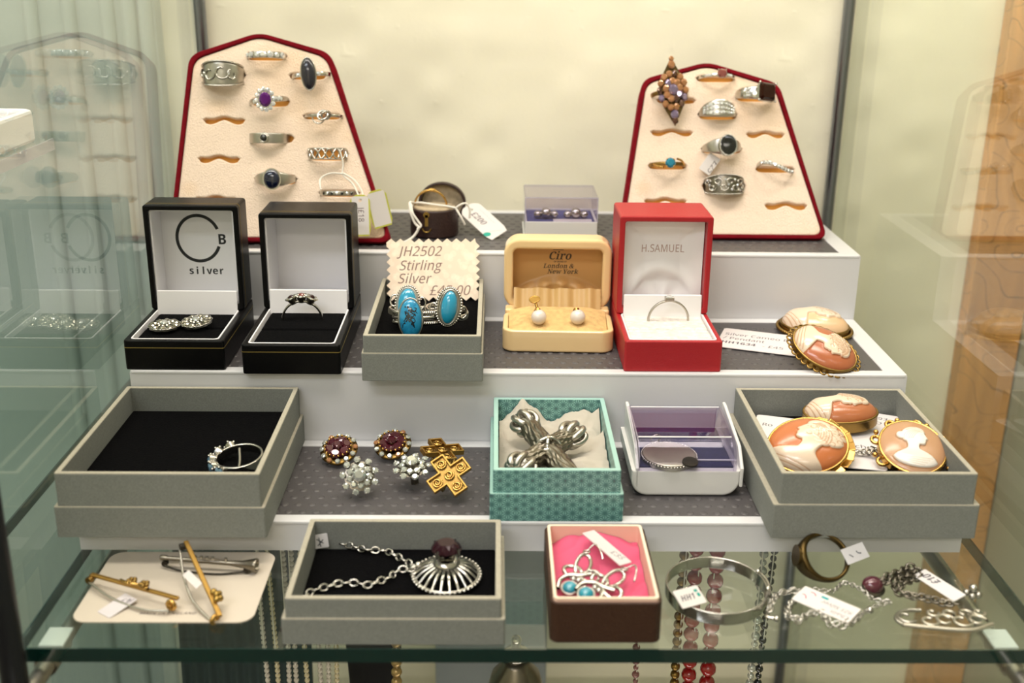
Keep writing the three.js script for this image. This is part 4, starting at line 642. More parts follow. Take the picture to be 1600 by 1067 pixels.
  part(t, 'stone', mv(faceDome(0.0035, 0.0073, 0.0026), 0, 0, 0.0012), M.turquoise, 'plain turquoise stone');
  part(t, 'bezel', [fDisc(0.004, 0.0078, -0.0014, 0.0012), ovalXY(0.004, 0.0078, 0.0012, 0.0004)], M.silverSoft);
  part(t, 'beaded_edge', [rope(0.0056, 0.0086, -0.0004, 0.0007, 42), ovalXY(0.0048, 0.0081, -0.0004, 0.0005)], M.silver);
  for (const s of [-1, 1]) part(t, 'side_loop', mv(new THREE.TorusGeometry(0.0026, 0.0006, 6, 20), s * 0.0066, -0.0018, -0.0016, 0, 0.4 * s, 0, 0.7, 1, 1), M.silver);
  part(t, 'band', mv(band(0.0088, 0.003, 0.0012), 0, -0.003, -0.0098, PI / 2 + 0.2, 0, 0), M.silver);
  // zigzag-edged card
  const w = 0.0455, h = 0.0305, zz = []; const nx = 10, ny = 7, a = 0.0019;
  for (let i = 0; i < nx; i++) zz.push([-w / 2 + (i / nx) * w, h / 2 - a], [-w / 2 + ((i + 0.5) / nx) * w, h / 2]);
  for (let i = 0; i < ny; i++) zz.push([w / 2 - a, h / 2 - a - (i / ny) * (h - 2 * a)], [w / 2, h / 2 - a - ((i + 0.5) / ny) * (h - 2 * a)]);
  for (let i = 0; i < nx; i++) zz.push([w / 2 - (i / nx) * w, -h / 2 + a], [w / 2 - ((i + 0.5) / nx) * w, -h / 2]);
  for (let i = 0; i < ny; i++) zz.push([-w / 2 + a, -h / 2 + a + (i / ny) * (h - 2 * a)], [-w / 2, -h / 2 + a + ((i + 0.5) / ny) * (h - 2 * a)]);
  paperTag('price_card', 'cream zigzag-edged card handwritten JH2502 Stirling Silver £45.00', 'price card', w, h, (g, W, H) => {
    g.fillStyle = '#f0dcc6'; g.fillRect(0, 0, W, H); for (let i = 0; i < 160; i++) { g.fillStyle = 'rgba(255,245,225,0.25)'; g.beginPath(); g.arc(rnd() * W, rnd() * H, 8 + 16 * rnd(), 0, 7); g.fill(); }
    g.fillStyle = '#85695f'; g.font = 'italic 74px sans-serif'; g.fillText('JH2502', 66, 96); g.fillText('Stirling', 66, 174); g.fillText('Silver', 58, 246); g.fillText('£45.00', 232, 312);
  }, [-0.0416, 0.0716, -0.1465], [-0.36, 0, 0.012], { px: 512, shape: polyShape(zz) });
}
for (const [x, z, l, screw] of [[0.009, -0.1120, 'left pearl earring with gold screw back in the ivory case', 1], [0.0271, -0.1125, 'right pearl earring in the ivory case', 0]]) {
  const t = thing('pearl_earring', l, 'earring', [x, 0.0588, z]);
  part(t, 'pearl', new THREE.SphereGeometry(0.0036, 32, 24), M.pearl);
  part(t, 'cup', mv(cyl(0.0012, 0.0018, 0.0012), -0.0006, 0.0032, -0.0014, -0.5), M.gold);
  part(t, 'post', screw ? [tube([[-0.0004, 0.003, -0.0012], [-0.0012, 0.0052, -0.0022], [-0.0016, 0.0068, -0.003]], 0.0007), mv(cyl(0.0024, 0.0024, 0.0006), -0.002, 0.0074, -0.0033, 0.35, 0, 0.12), mv(new THREE.TorusGeometry(0.0024, 0.0003, 6, 24), -0.002, 0.0076, -0.0033, PI / 2 + 0.35, 0.12, 0)] : tube([[0, 0.002, -0.0024], [0, 0.001, -0.004], [0, -0.001, -0.0046]], 0.0005), M.gold);
}

// ---------------------------------------------------------------- cameos
function cameoArt(variant) { // white bust on shell; returns [canvas texture, height sampler]
  const W = 320, H = 400, c = document.createElement('canvas'), k = document.createElement('canvas'); c.width = k.width = W; c.height = k.height = H;
  const g = c.getContext('2d'), m = k.getContext('2d'), { ground, pale, shade, flip, curls, laurel } = variant;
  g.fillStyle = ground; g.fillRect(0, 0, W, H); m.fillStyle = '#000'; m.fillRect(0, 0, W, H);
  const path = (q, pts) => { q.beginPath(); q.moveTo(...pts[0]); for (let i = 1; i < pts.length; i++) pts[i].length === 2 ? q.lineTo(...pts[i]) : q.bezierCurveTo(...pts[i]); q.closePath(); q.fill(); };
  const face = [[150, 92], [176, 84, 202, 96, 208, 122], [214, 138, 216, 146, 226, 164], [228, 172, 214, 172, 214, 178], [222, 186, 214, 190, 213, 198], [214, 212, 206, 222, 186, 220], [178, 222, 176, 246, 182, 262], [216, 280, 262, 292, 278, 330], [262, 366, 210, 388, 160, 388], [106, 388, 60, 366, 44, 326], [58, 294, 104, 282, 116, 258], [122, 236, 112, 214, 108, 190], [100, 140, 118, 104, 150, 92]];
  const hair = [[104, 206], [84, 190, 78, 150, 92, 118], [106, 84, 150, 62, 186, 76], [206, 84, 214, 104, 210, 120], [194, 108, 178, 118, 170, 138], [160, 158, 150, 176, 142, 198], [132, 214, 116, 214, 104, 206]];
  const bun = [[92, 130], [66, 122, 54, 148, 62, 170], [70, 192, 94, 196, 104, 184]];
  for (const [q, a, b] of [[g, pale, shade], [m, '#fff', '#cfcfcf']]) {
    q.save(); if (flip) { q.translate(W, 0); q.scale(-1, 1); }
    q.fillStyle = a; path(q, face); q.fillStyle = a; path(q, hair); path(q, bun);
    if (curls) { for (let i = 0; i < 22; i++) { const an = i * 0.62, r = 12 + 3.1 * i * 0.9, x = 128 + r * 0.9 * Math.cos(an) - 6, y = 144 + r * Math.sin(an); if (x > 190 && y > 130) continue; q.fillStyle = q === m ? '#eee' : a; q.beginPath(); q.arc(x, y, 15, 0, 7); q.fill(); q.strokeStyle = b; q.lineWidth = 4; q.beginPath(); q.arc(x, y, 9, an, an + 4.6); q.stroke(); } }
    q.strokeStyle = b; q.lineWidth = 4;
    for (let i = 0; i < 6; i++) { q.beginPath(); q.moveTo(100 + i * 9, 196 - i * 3); q.bezierCurveTo(92 + i * 12, 150, 120 + i * 11, 100, 178 + i * 4, 92 + i * 5); q.stroke(); }
    for (let i = 0; i < 4; i++) { q.beginPath(); q.moveTo(70 + i * 16, 330 + i * 12); q.bezierCurveTo(120, 330 + i * 14, 180, 340 + i * 12, 250 - i * 14, 318 + i * 18); q.stroke(); }
    if (laurel) for (let i = 0; i < 7; i++) { q.save(); q.translate(118 + i * 14, 108 - Math.sin((i / 6) * PI) * 22); q.rotate(-0.6 + i * 0.2); q.fillStyle = q === m ? '#fff' : shade; q.beginPath(); q.ellipse(0, 0, 13, 6, 0, 0, 7); q.fill(); q.restore(); }
    q.strokeStyle = b; q.lineWidth = 3; q.beginPath(); q.arc(196, 142, 6, 3.4, 6); q.stroke();
    q.restore();
  }
  const d = m.getImageData(0, 0, W, H).data; let a = new Float32Array(W * H); for (let i = 0; i < W * H; i++) a[i] = d[i * 4] / 255;
  for (let pass = 0; pass < 2; pass++) { const b = new Float32Array(W * H), R = 2; for (let y = 0; y < H; y++) for (let x = 0; x < W; x++) { let s = 0, n = 0; for (let j = -R; j <= R; j++) for (let i = -R; i <= R; i++) { const X = x + i, Y = y + j; if (X >= 0 && X < W && Y >= 0 && Y < H) { s += a[Y * W + X]; n++; } } b[y * W + x] = s / n; } a = b; }
  const t = new THREE.CanvasTexture(c); t.colorSpace = THREE.SRGBColorSpace; t.magFilter = THREE.LinearFilter;
  return [t, (u, v) => a[Math.max(0, Math.min(H - 1, Math.round((1 - v) * H))) * W + Math.max(0, Math.min(W - 1, Math.round(u * W)))]];
}
function cameoGeo(rx, rz, dome, relief, height, spin = 0, zoom = 0.44) { // lies in xz, domed to +y, picture top towards -z before the spin
  const NR = 60, NA = 120, pos = [], uv = [], idx = [];
  for (let i = 0; i <= NR; i++) for (let j = 0; j <= NA; j++) {
    const r = i / NR, a = (j / NA) * 2 * PI, x = r * Math.cos(a), z = r * Math.sin(a), cx = x * Math.cos(spin) + z * Math.sin(spin), cz = -x * Math.sin(spin) + z * Math.cos(spin), u = 0.48 + cx * zoom, v = 0.5 - cz * zoom;
    pos.push(rx * x, dome * Math.sqrt(Math.max(0, 1 - r * r * 0.97)) - dome * 0.17 + relief * height(u, v) * (1 - r ** 10), rz * z); uv.push(u, v);
  }
  for (let i = 0; i < NR; i++) for (let j = 0; j < NA; j++) { const a = i * (NA + 1) + j, b = a + NA + 1; idx.push(a, a + 1, b, a + 1, b + 1, b); }
  const g = new THREE.BufferGeometry(); g.setAttribute('position', new THREE.Float32BufferAttribute(pos, 3)); g.setAttribute('uv', new THREE.Float32BufferAttribute(uv, 2)); g.setIndex(idx); g.computeVertexNormals();
  return g;
}
function cameo(label, at, rot, rx, rz, { art, zoom, dome = 0.004, spin = 0, style, base = 0.0016, gold = M.gold }) {
  const t = thing('cameo_brooch', label, 'brooch', at, rot), [tex, height] = cameoArt(art);
  part(t, 'shell', mv(cameoGeo(rx, rz, dome, 0.001, height, spin, zoom), 0, base + 0.0016, 0), mat(0xffffff, 0.24, 0, { map: tex, clearcoat: 0.5, clearcoatRoughness: 0.15 }), 'carved pale bust on shell');
  part(t, 'frame', [disc(rx + 0.0004, rz + 0.0004, 0.0008, 0), ovalTube(rx + 0.0003, rz + 0.0003, base + 0.0013, 0.0006, 8), mv(new THREE.CylinderGeometry(1, 1.02, 1, 48, 1, true), 0, (base + 0.0016) / 2, 0, 0, 0, 0, rx + 0.0005, base + 0.0016, rz + 0.0005)], gold);
  const n = Math.round((rx + rz) / 0.00075), ring = (f, k, s, y, sq = 1) => Array.from({ length: k }, (_, i) => { const a = (i / k) * 2 * PI; return mv(new THREE.TorusGeometry(s, s * 0.34, 6, 14), (rx + f) * Math.cos(a), y, (rz + f) * Math.sin(a), PI / 2, 0, -a, 1.1, 1, sq); });
  if (style === 'rope') part(t, 'rope_border', Array.from({ length: n * 2 }, (_, i) => { const a = (i / (n * 2)) * 2 * PI; return mv(ball(0.0011, 0, 0, 0, 1), (rx + 0.0017) * Math.cos(a), 0.0012, (rz + 0.0017) * Math.sin(a), 0.5, -a, 0.6, 1, 0.75, 1.5); }), gold);
  if (style === 'loops') part(t, 'looped_border', ring(0.0013, Math.round(n * 0.9), 0.0013, 0.0012), gold);
  if (style === 'ribbon') part(t, 'ribbon_border', Array.from({ length: 13 }, (_, i) => { const a = -0.9 + (i / 22) * 2 * PI; return mv(bx(0.0036, 0.0006, 0.0044, 0, 0, 0, 0.0003), (rx + 0.0016) * Math.cos(a), 0.0006, (rz + 0.0016) * Math.sin(a), i % 2 ? 0.25 : -0.2, -a, 0.12); }), gold);
  if (style === 'scrolls') for (let i = 0; i < 8; i++) { const a = (i / 8) * 2 * PI + 0.3; part(t, 'scroll', [mv(new THREE.TorusGeometry(0.0018, 0.00075, 7, 18), (rx + 0.0014) * Math.cos(a), 0.001, (rz + 0.0014) * Math.sin(a), PI / 2, 0, 0), mv(ball(0.0011, 0, 0, 0, 1), (rx + 0.0026) * Math.cos(a + 0.25), 0.0012, (rz + 0.0026) * Math.sin(a + 0.25))], gold); }
  return t;
}
const ORANGE = { ground: '#b06a42', pale: '#d8c3ab', shade: '#b9977a' }, PEACH = { ground: '#c08a66', pale: '#d8c4ad', shade: '#bc9d80' };
cameo('pale domed cameo brooch with gold rim at the back right of the middle step', [0.1442, T2 + 0.0006, -0.1335], [0.1, -0.28, 0], 0.0158, 0.0112, { art: { ...PEACH, ground: '#d9b48c', curls: 1 }, dome: 0.0085, spin: 1.2, style: 'rope', base: 0.0022, gold: M.goldOld });
cameo('orange cameo brooch with looped gold border lying tilted over the printed label', [0.1355, T2 + 0.0055, -0.0885], [0.42, -0.62, -0.16], 0.0146, 0.0112, { art: { ...ORANGE, ground: '#a9603c', curls: 1, laurel: 1 }, dome: 0.0052, spin: 1.35, style: 'loops', gold: M.goldOld });
{ // label
  const w = 0.046, h = 0.027;
  paperTag('paper_label', 'white printed label reading Silver Cameo Brooch / Pendant HH1634 - £45', 'label', w, h, (g, W, H) => { white(g, W, H, '#d6d0d0'); g.fillStyle = '#55505a'; g.font = '50px sans-serif'; g.fillText('Silver Cameo Brooch', 18, 106); g.fillText('/ Pendant', 18, 168); g.font = 'bold 50px sans-serif'; g.fillText('HH1634', 18, 234); g.font = '50px sans-serif'; g.fillText('- £45', 232, 234); g.strokeStyle = '#3aa79c'; g.lineWidth = 13; g.beginPath(); g.arc(436, 222, 26, 0.7, 5.4); g.stroke(); g.beginPath(); g.moveTo(408, 216); g.lineTo(462, 224); g.stroke(); }, [0.1178, T2 + 0.0004, -0.1155], flat(-0.36, 0.02, 0), { px: 512 });
}
// in the grey box
cameo('large orange cameo with curly-haired bust, propped at the left of the grey box', [0.1128, T1 + 0.0208, -0.0218], [0.5, 0.2, 0.1], 0.0155, 0.0128, { art: { ...ORANGE, ground: '#b86a3a', curls: 1, flip: 1 }, dome: 0.0055, spin: 0.85, zoom: 0.4, style: 'ribbon' });
cameo('thick gold-rimmed cameo lying at the back wall of the grey box', [0.1352, T1 + 0.0192, -0.0545], [0.14, 0.02, 0.03], 0.0152, 0.0092, { art: { ...ORANGE, curls: 1 }, dome: 0.0072, spin: 1.4, style: '', base: 0.0034, gold: M.goldOld });
cameo('tan cameo with a white bust facing right and gold scroll border', [0.154, T1 + 0.0205, -0.0208], [0.42, -0.12, 0.04], 0.0124, 0.0135, { art: { ground: '#b58a66', pale: '#ddd6cc', shade: '#c4b5a4', laurel: 1 }, dome: 0.0034, spin: 0.12, zoom: 0.54, style: 'scrolls' });
{
  const L = (label, w, h, draw, at, q) => paperTag('paper_label', label, 'label', w, h, draw, at, q, { px: 384 });
  L('white paper label reading Ro under the curly-haired cameo', 0.03, 0.026, (g, W, H) => { white(g, W, H); g.fillStyle = '#4b464c'; g.font = '52px sans-serif'; g.fillText('Ro', 36, 150); g.fillText('/', 26, 220); }, [0.1145, T1 + 0.0152, -0.0535], flat(-0.3));
  L('white paper label reading rooch between the cameos', 0.03, 0.0385, (g, W, H) => { white(g, W, H, '#d9d3d2'); g.fillStyle = '#4b464c'; g.font = '58px sans-serif'; g.fillText('Brooch', 122, 236); }, [0.1318, T1 + 0.0158, -0.0345], flat(-0.2));
  L('upside-down white paper label reading £65 Safety at the back right of the box', 0.03, 0.025, (g, W, H) => { white(g, W, H, '#d9d3d2'); g.fillStyle = '#4b464c'; g.font = '50px sans-serif'; g.fillText('r', 40, 128); g.fillText('Safety Ch', 34, 196); g.fillText('1 - £65', 90, 264); }, [0.1548, T1 + 0.0153, -0.0595], flat(PI - 0.42));
  const t = thing('safety_chain', 'crumpled fine silver safety chain between the cameos', 'chain', [0, 0, 0]);
  part(t, 'chain', [chainGeo([[0.13, 0.0305, -0.035], [0.132, 0.03, -0.0305], [0.1345, 0.0305, -0.0265], [0.138, 0.03, -0.0258], [0.1405, 0.0305, -0.0272], [0.1432, 0.031, -0.0268], [0.1445, 0.032, -0.0245]], 0.001, 0.00033), chainGeo([[0.1355, 0.0302, -0.0285], [0.139, 0.031, -0.0242], [0.1418, 0.0306, -0.0248], [0.143, 0.0304, -0.029], [0.14, 0.031, -0.0295]], 0.001, 0.00033)], M.silver);
}

// ---------------------------------------------------------------- lowest step
{ // hoop with five blue stones
  const t = thing('hoop_earring', 'silver hoop earring with five pale blue stones in the left grey box', 'earring', [-0.1102, T1 + 0.0192, -0.0142], [0, 0, 0]);
  t.rotation.set(0.1, 0, 0.08);
  const flatRing = (g) => mv(g, 0, 0, 0, PI / 2, 0, 0);
  part(t, 'hoop', flatRing(band(0.0085, 0.0036, 0.001, 72, 10, () => 0, 0.4)), M.silver);
  for (let i = 0; i < 5; i++) { const a = -PI / 2 - 1.05 + i * 0.52; part(t, 'blue_stone', flatRing(onTop(gem(0.0021, 0.0026, 0.0026, 10), 0.0098, a, 0.0012)), M.paleBlue, 'pale blue oval stone'); part(t, 'claws', flatRing(onTop([setting(0.0023, 0.0028, -0.002, 0.0004), ...prongs(0.0023, 0.0028, 0.0008, 0.0006, 6)], 0.0098, a, 0.0006)), M.silver); }
  part(t, 'post', tube([[-0.001, 0.0012, -0.0062], [0.0006, 0, 0.002], [0.0012, -0.0004, 0.0088]], 0.0005), M.silverSoft);
}
function flowerCluster(label, at, rot, kind, scale) {
  const t = thing('cluster_earring', label, 'earring', at, rot); t.scale.setScalar(scale);
  if (kind === 'wine') {
    part(t, 'cup', lathe([[0.0001, -0.003], [0.005, -0.0028], [0.0085, -0.001], [0.0092, 0.0004], [0.008, 0.0008], [0.0001, 0.0006]], 36), M.goldOld);
    for (let i = 0; i < 6; i++) { const a = (i / 6) * 2 * PI; part(t, 'wine_stone', mv(gem(0.0026, 0.0032, 0.003, 9), 0.0042 * Math.cos(a), 0.0026, 0.0042 * Math.sin(a), 0.25 * Math.sin(a), -a, -0.25 * Math.cos(a)), M.wine, 'dark wine-red stone'); }
    part(t, 'wine_stone', mv(gem(0.0026, 0.0026, 0.003, 10), 0, 0.0042, 0), M.wine, 'dark wine-red stone');
    for (let i = 0; i < 12; i++) { const a = ((i + 0.5) / 12) * 2 * PI; part(t, 'clear_stone', mv(gem(0.0014, 0.0014, 0.0016, 8), 0.0082 * Math.cos(a), 0.0018, 0.0082 * Math.sin(a), 0.3 * Math.sin(a), 0, -0.3 * Math.cos(a)), i % 4 ? M.rhine : M.amber); }
    part(t, 'claws', Array.from({ length: 18 }, (_, i) => { const a = (i / 18) * 2 * PI; return ball(0.0006, 0.0064 * Math.cos(a), 0.0034, 0.0064 * Math.sin(a), 0); }), M.gold);
  } else {
    part(t, 'backing', lathe([[0.0001, -0.001], [0.006, -0.0006], [0.0075, 0.0002], [0.0001, 0.0006]], 24), M.silverOld);
    part(t, 'centre_stone', mv(gem(0.0034, 0.0034, 0.0036, 12), 0, 0.0046, 0), M.rhine, 'large clear centre stone');
    part(t, 'setting', setting(0.0034, 0.0034, 0.0008, 0.0044), M.silverSoft);
    for (let i = 0; i < 9; i++) { const a = (i / 9) * 2 * PI; part(t, 'inner_stone', mv(gem(0.0017, 0.0017, 0.0019, 9), 0.005 * Math.cos(a), 0.0019, 0.005 * Math.sin(a), 0.25 * Math.sin(a), 0, -0.25 * Math.cos(a)), M.rhine); }
    for (let i = 0; i < 9; i++) { const a = ((i + 0.5) / 9) * 2 * PI; part(t, 'outer_stone', mv(gem(0.0018, 0.0018, 0.002, 9), 0.0084 * Math.cos(a), 0.001, 0.0084 * Math.sin(a), 0.4 * Math.sin(a), 0, -0.4 * Math.cos(a)), M.rhine); }
    part(t, 'claws', Array.from({ length: 27 }, (_, i) => { const a = (i / 27) * 2 * PI, r = 0.0066 + 0.0014 * (i % 3); return ball(0.0005, r * Math.cos(a), 0.0014, r * Math.sin(a), 0); }), M.silverSoft);
    part(t, 'clip', [bx(0.004, 0.0085, 0.0012, 0.0, -0.0048, 0.0018, 0.0005), bx(0.0032, 0.006, 0.0012, 0, -0.0035, -0.002, 0.0005), mv(cyl(0.0008, 0.0008, 0.005), 0, -0.0082, 0, PI / 2)], M.silverOld);
  }
  return t;
}
flowerCluster('wine-red and gold cluster earring, left one against the grey riser face', [-0.0774, T1 + 0.0046, -0.0545], [0.42, 0.3, 0.1], 'wine', 0.88);
flowerCluster('wine-red and gold cluster earring, right one against the grey riser face', [-0.0549, T1 + 0.005, -0.059], [0.2, 1.2, 0.25], 'wine', 0.88);
flowerCluster('clear rhinestone flower earring facing forward on the lowest step', [-0.065, T1 + 0.0082, -0.0222], [0.95, 0, -0.1], 'clear', 0.8);
flowerCluster('clear rhinestone flower earring standing on its clip beside the gold crosses', [-0.0445, T1 + 0.0082, -0.0302], [0.22, 0.4, 0.05], 'clear', 0.82);
function goldCross(label, at, rot) {
  const t = thing('cross_brooch', label, 'brooch', at, rot); t.scale.setScalar(0.9); const a = 0.0034, L = 0.0098, s = polyShape([[-a, -L], [a, -L], [a, -a], [L, -a], [L, a], [a, a], [a, L], [-a, L], [-a, a], [-L, a], [-L, -a], [-a, -a]]), i = 0.0026, K = 0.009;
  const hole = (S) => polyShape([[-i, -K], [i, -K], [i, -i], [K, -i], [K, i], [i, i], [i, K], [-i, K], [-i, i], [-K, i], [-K, -i], [-i, -i]], S);
  const rim = s.clone(); rim.holes.push(hole(THREE.Path));
  part(t, 'rim', upright(extr(rim, 0.0026, 0.0002)), M.goldMatt);
  part(t, 'plate', upright(extr(hole(THREE.Shape), 0.0012)), M.goldOld);
  for (const [x, z] of [[0, 0], [0.0062, 0], [-0.0062, 0], [0, 0.0062], [0, -0.0062]]) { const q = []; for (let j = 0; j <= 26; j++) { const f = j / 26, r = 0.0023 * (1 - 0.75 * f); q.push([x + r * Math.cos(f * 11), 0.0019, z + r * Math.sin(f * 11)]); } part(t, 'spiral', tube(q, 0.00042, false, 60, 6), M.gold); }
  part(t, 'clip', [tube([[0.004, 0, -0.003], [0.0065, -0.002, -0.006], [0.0055, -0.0045, -0.0068], [0.002, -0.0048, -0.005]], 0.0007), mv(new THREE.TorusGeometry(0.0022, 0.0006, 6, 18), -0.004, -0.0025, 0.0015, 0, 0.6, 0)], M.goldOld);
  return t;
}
goldCross('gold spiral-filled cross brooch lying further back, raised on its clip', [-0.0334, T1 + 0.0068, -0.0475], [0.12, 0.42, -0.16]);
goldCross('gold spiral-filled cross brooch facing forward in front of its twin', [-0.0292, T1 + 0.0086, -0.0215], [0.72, 0.62, 0.06]);
{ // silver cross of knotted twigs
  const t = thing('cross_pendant', 'heavy silver cross of bark-textured rods bound at the centre', 'pendant', [0.0101, T1 + 0.018, -0.0268], [0.16, 0, 0]);
  const bark = (L, r, s) => { const g = new THREE.CylinderGeometry(1, 1, L, 72, 60), p = g.attributes.position; for (let i = 0; i < p.count; i++) { const a = Math.atan2(p.getZ(i), p.getX(i)), y = p.getY(i) / L, rad = Math.hypot(p.getX(i), p.getZ(i)) * r * (1 + 0.12 * Math.cos(y * 2.4) + 0.05 * Math.sin(a * 11 + 2.5 * Math.sin(y * 9 + s)) + 0.05 * Math.sin(a * 16 + 3 * Math.sin(y * 23 + s))); p.setX(i, rad * Math.cos(a)); p.setZ(i, rad * Math.sin(a)); } g.computeVertexNormals(); return g; };
  const arm = (yaw, L1, L2, s) => { const m = new THREE.Matrix4().makeRotationY(yaw).multiply(new THREE.Matrix4().makeRotationZ(-PI / 2)); return bark(L1 + L2, 0.0039, s).translate(0, (L1 - L2) / 2, 0).applyMatrix4(m); };
  const y1 = -1.16, y2 = 0.82; // the long rod runs from the back left to the front right
  part(t, 'rod', arm(y1, 0.022, 0.0205, 1), M.silverOld); part(t, 'rod', arm(y2, 0.0155, 0.0148, 4), M.silverOld);
  const knob = (yaw, d) => Array.from({ length: 7 }, (_, i) => { const a = (i / 7) * 2 * PI; return mv(new THREE.TorusGeometry(0.0027, 0.0014, 8, 18), d - 0.0006, 0.0028 * Math.cos(a), 0.0035 * Math.sin(a), a, 0.2, 0, 1.25, 0.8, 1).applyMatrix4(new THREE.Matrix4().makeRotationY(yaw)); }).concat(mv(ball(0.0038, d + 0.0004, 0, 0, 2), 0, 0, 0).applyMatrix4(new THREE.Matrix4().makeRotationY(yaw)));
  for (const [y, d] of [[y1, -0.0208], [y2, 0.0158], [y2, -0.0152]]) part(t, 'knotted_end', knob(y, d), M.silverSoft);
  const bind = (yaw) => mv(new THREE.TorusGeometry(0.0051, 0.0008, 8, 32), 0, 0.0005, 0, 0, yaw, 0, 1, 1.02, 1);
  part(t, 'binding', [bind(0.2), bind(PI / 2 - 0.1), mv(new THREE.TorusGeometry(0.0053, 0.0007, 8, 32), 0, 0.0008, 0, PI / 2 - 0.5, 0.1, 0)], M.silver);
  part(t, 'bail', mv(new THREE.TorusGeometry(0.0024, 0.0006, 8, 4), -0.0102, 0.0015, -0.0246, 0.9, 0.5, 0.4, 1.2, 0.8, 1.6), M.silver);
}
{ // locket
  const t = thing('locket', 'oval silver locket with beaded edge inside the clear-lidded box', 'locket', [0.0597, T1 + 0.0128, -0.0312], [0.1, -0.12, 0]);
  part(t, 'case', [disc(0.0108, 0.0098, 0.0022, -0.0006), mv(cab(0.0106, 0.0096, 0.0006), 0, 0.0016, 0)], M.silverSoft);
  part(t, 'beaded_edge', Array.from({ length: 54 }, (_, i) => { const a = (i / 54) * 2 * PI; return ball(0.0005, 0.0112 * Math.cos(a), 0.0012, 0.0102 * Math.sin(a), 0); }), M.silver);
  part(t, 'bail', mv(new THREE.TorusGeometry(0.0022, 0.0004, 6, 20), -0.0055, 0.0022, -0.0108, 0.3, 0.4, 0), M.silver);
  part(t, 'catch', mv(cyl(0.0032, 0.0032, 0.0006), 0.0082, 0.0022, 0.0062, 0.1), M.oxid, 'dark patch at the rim');
}

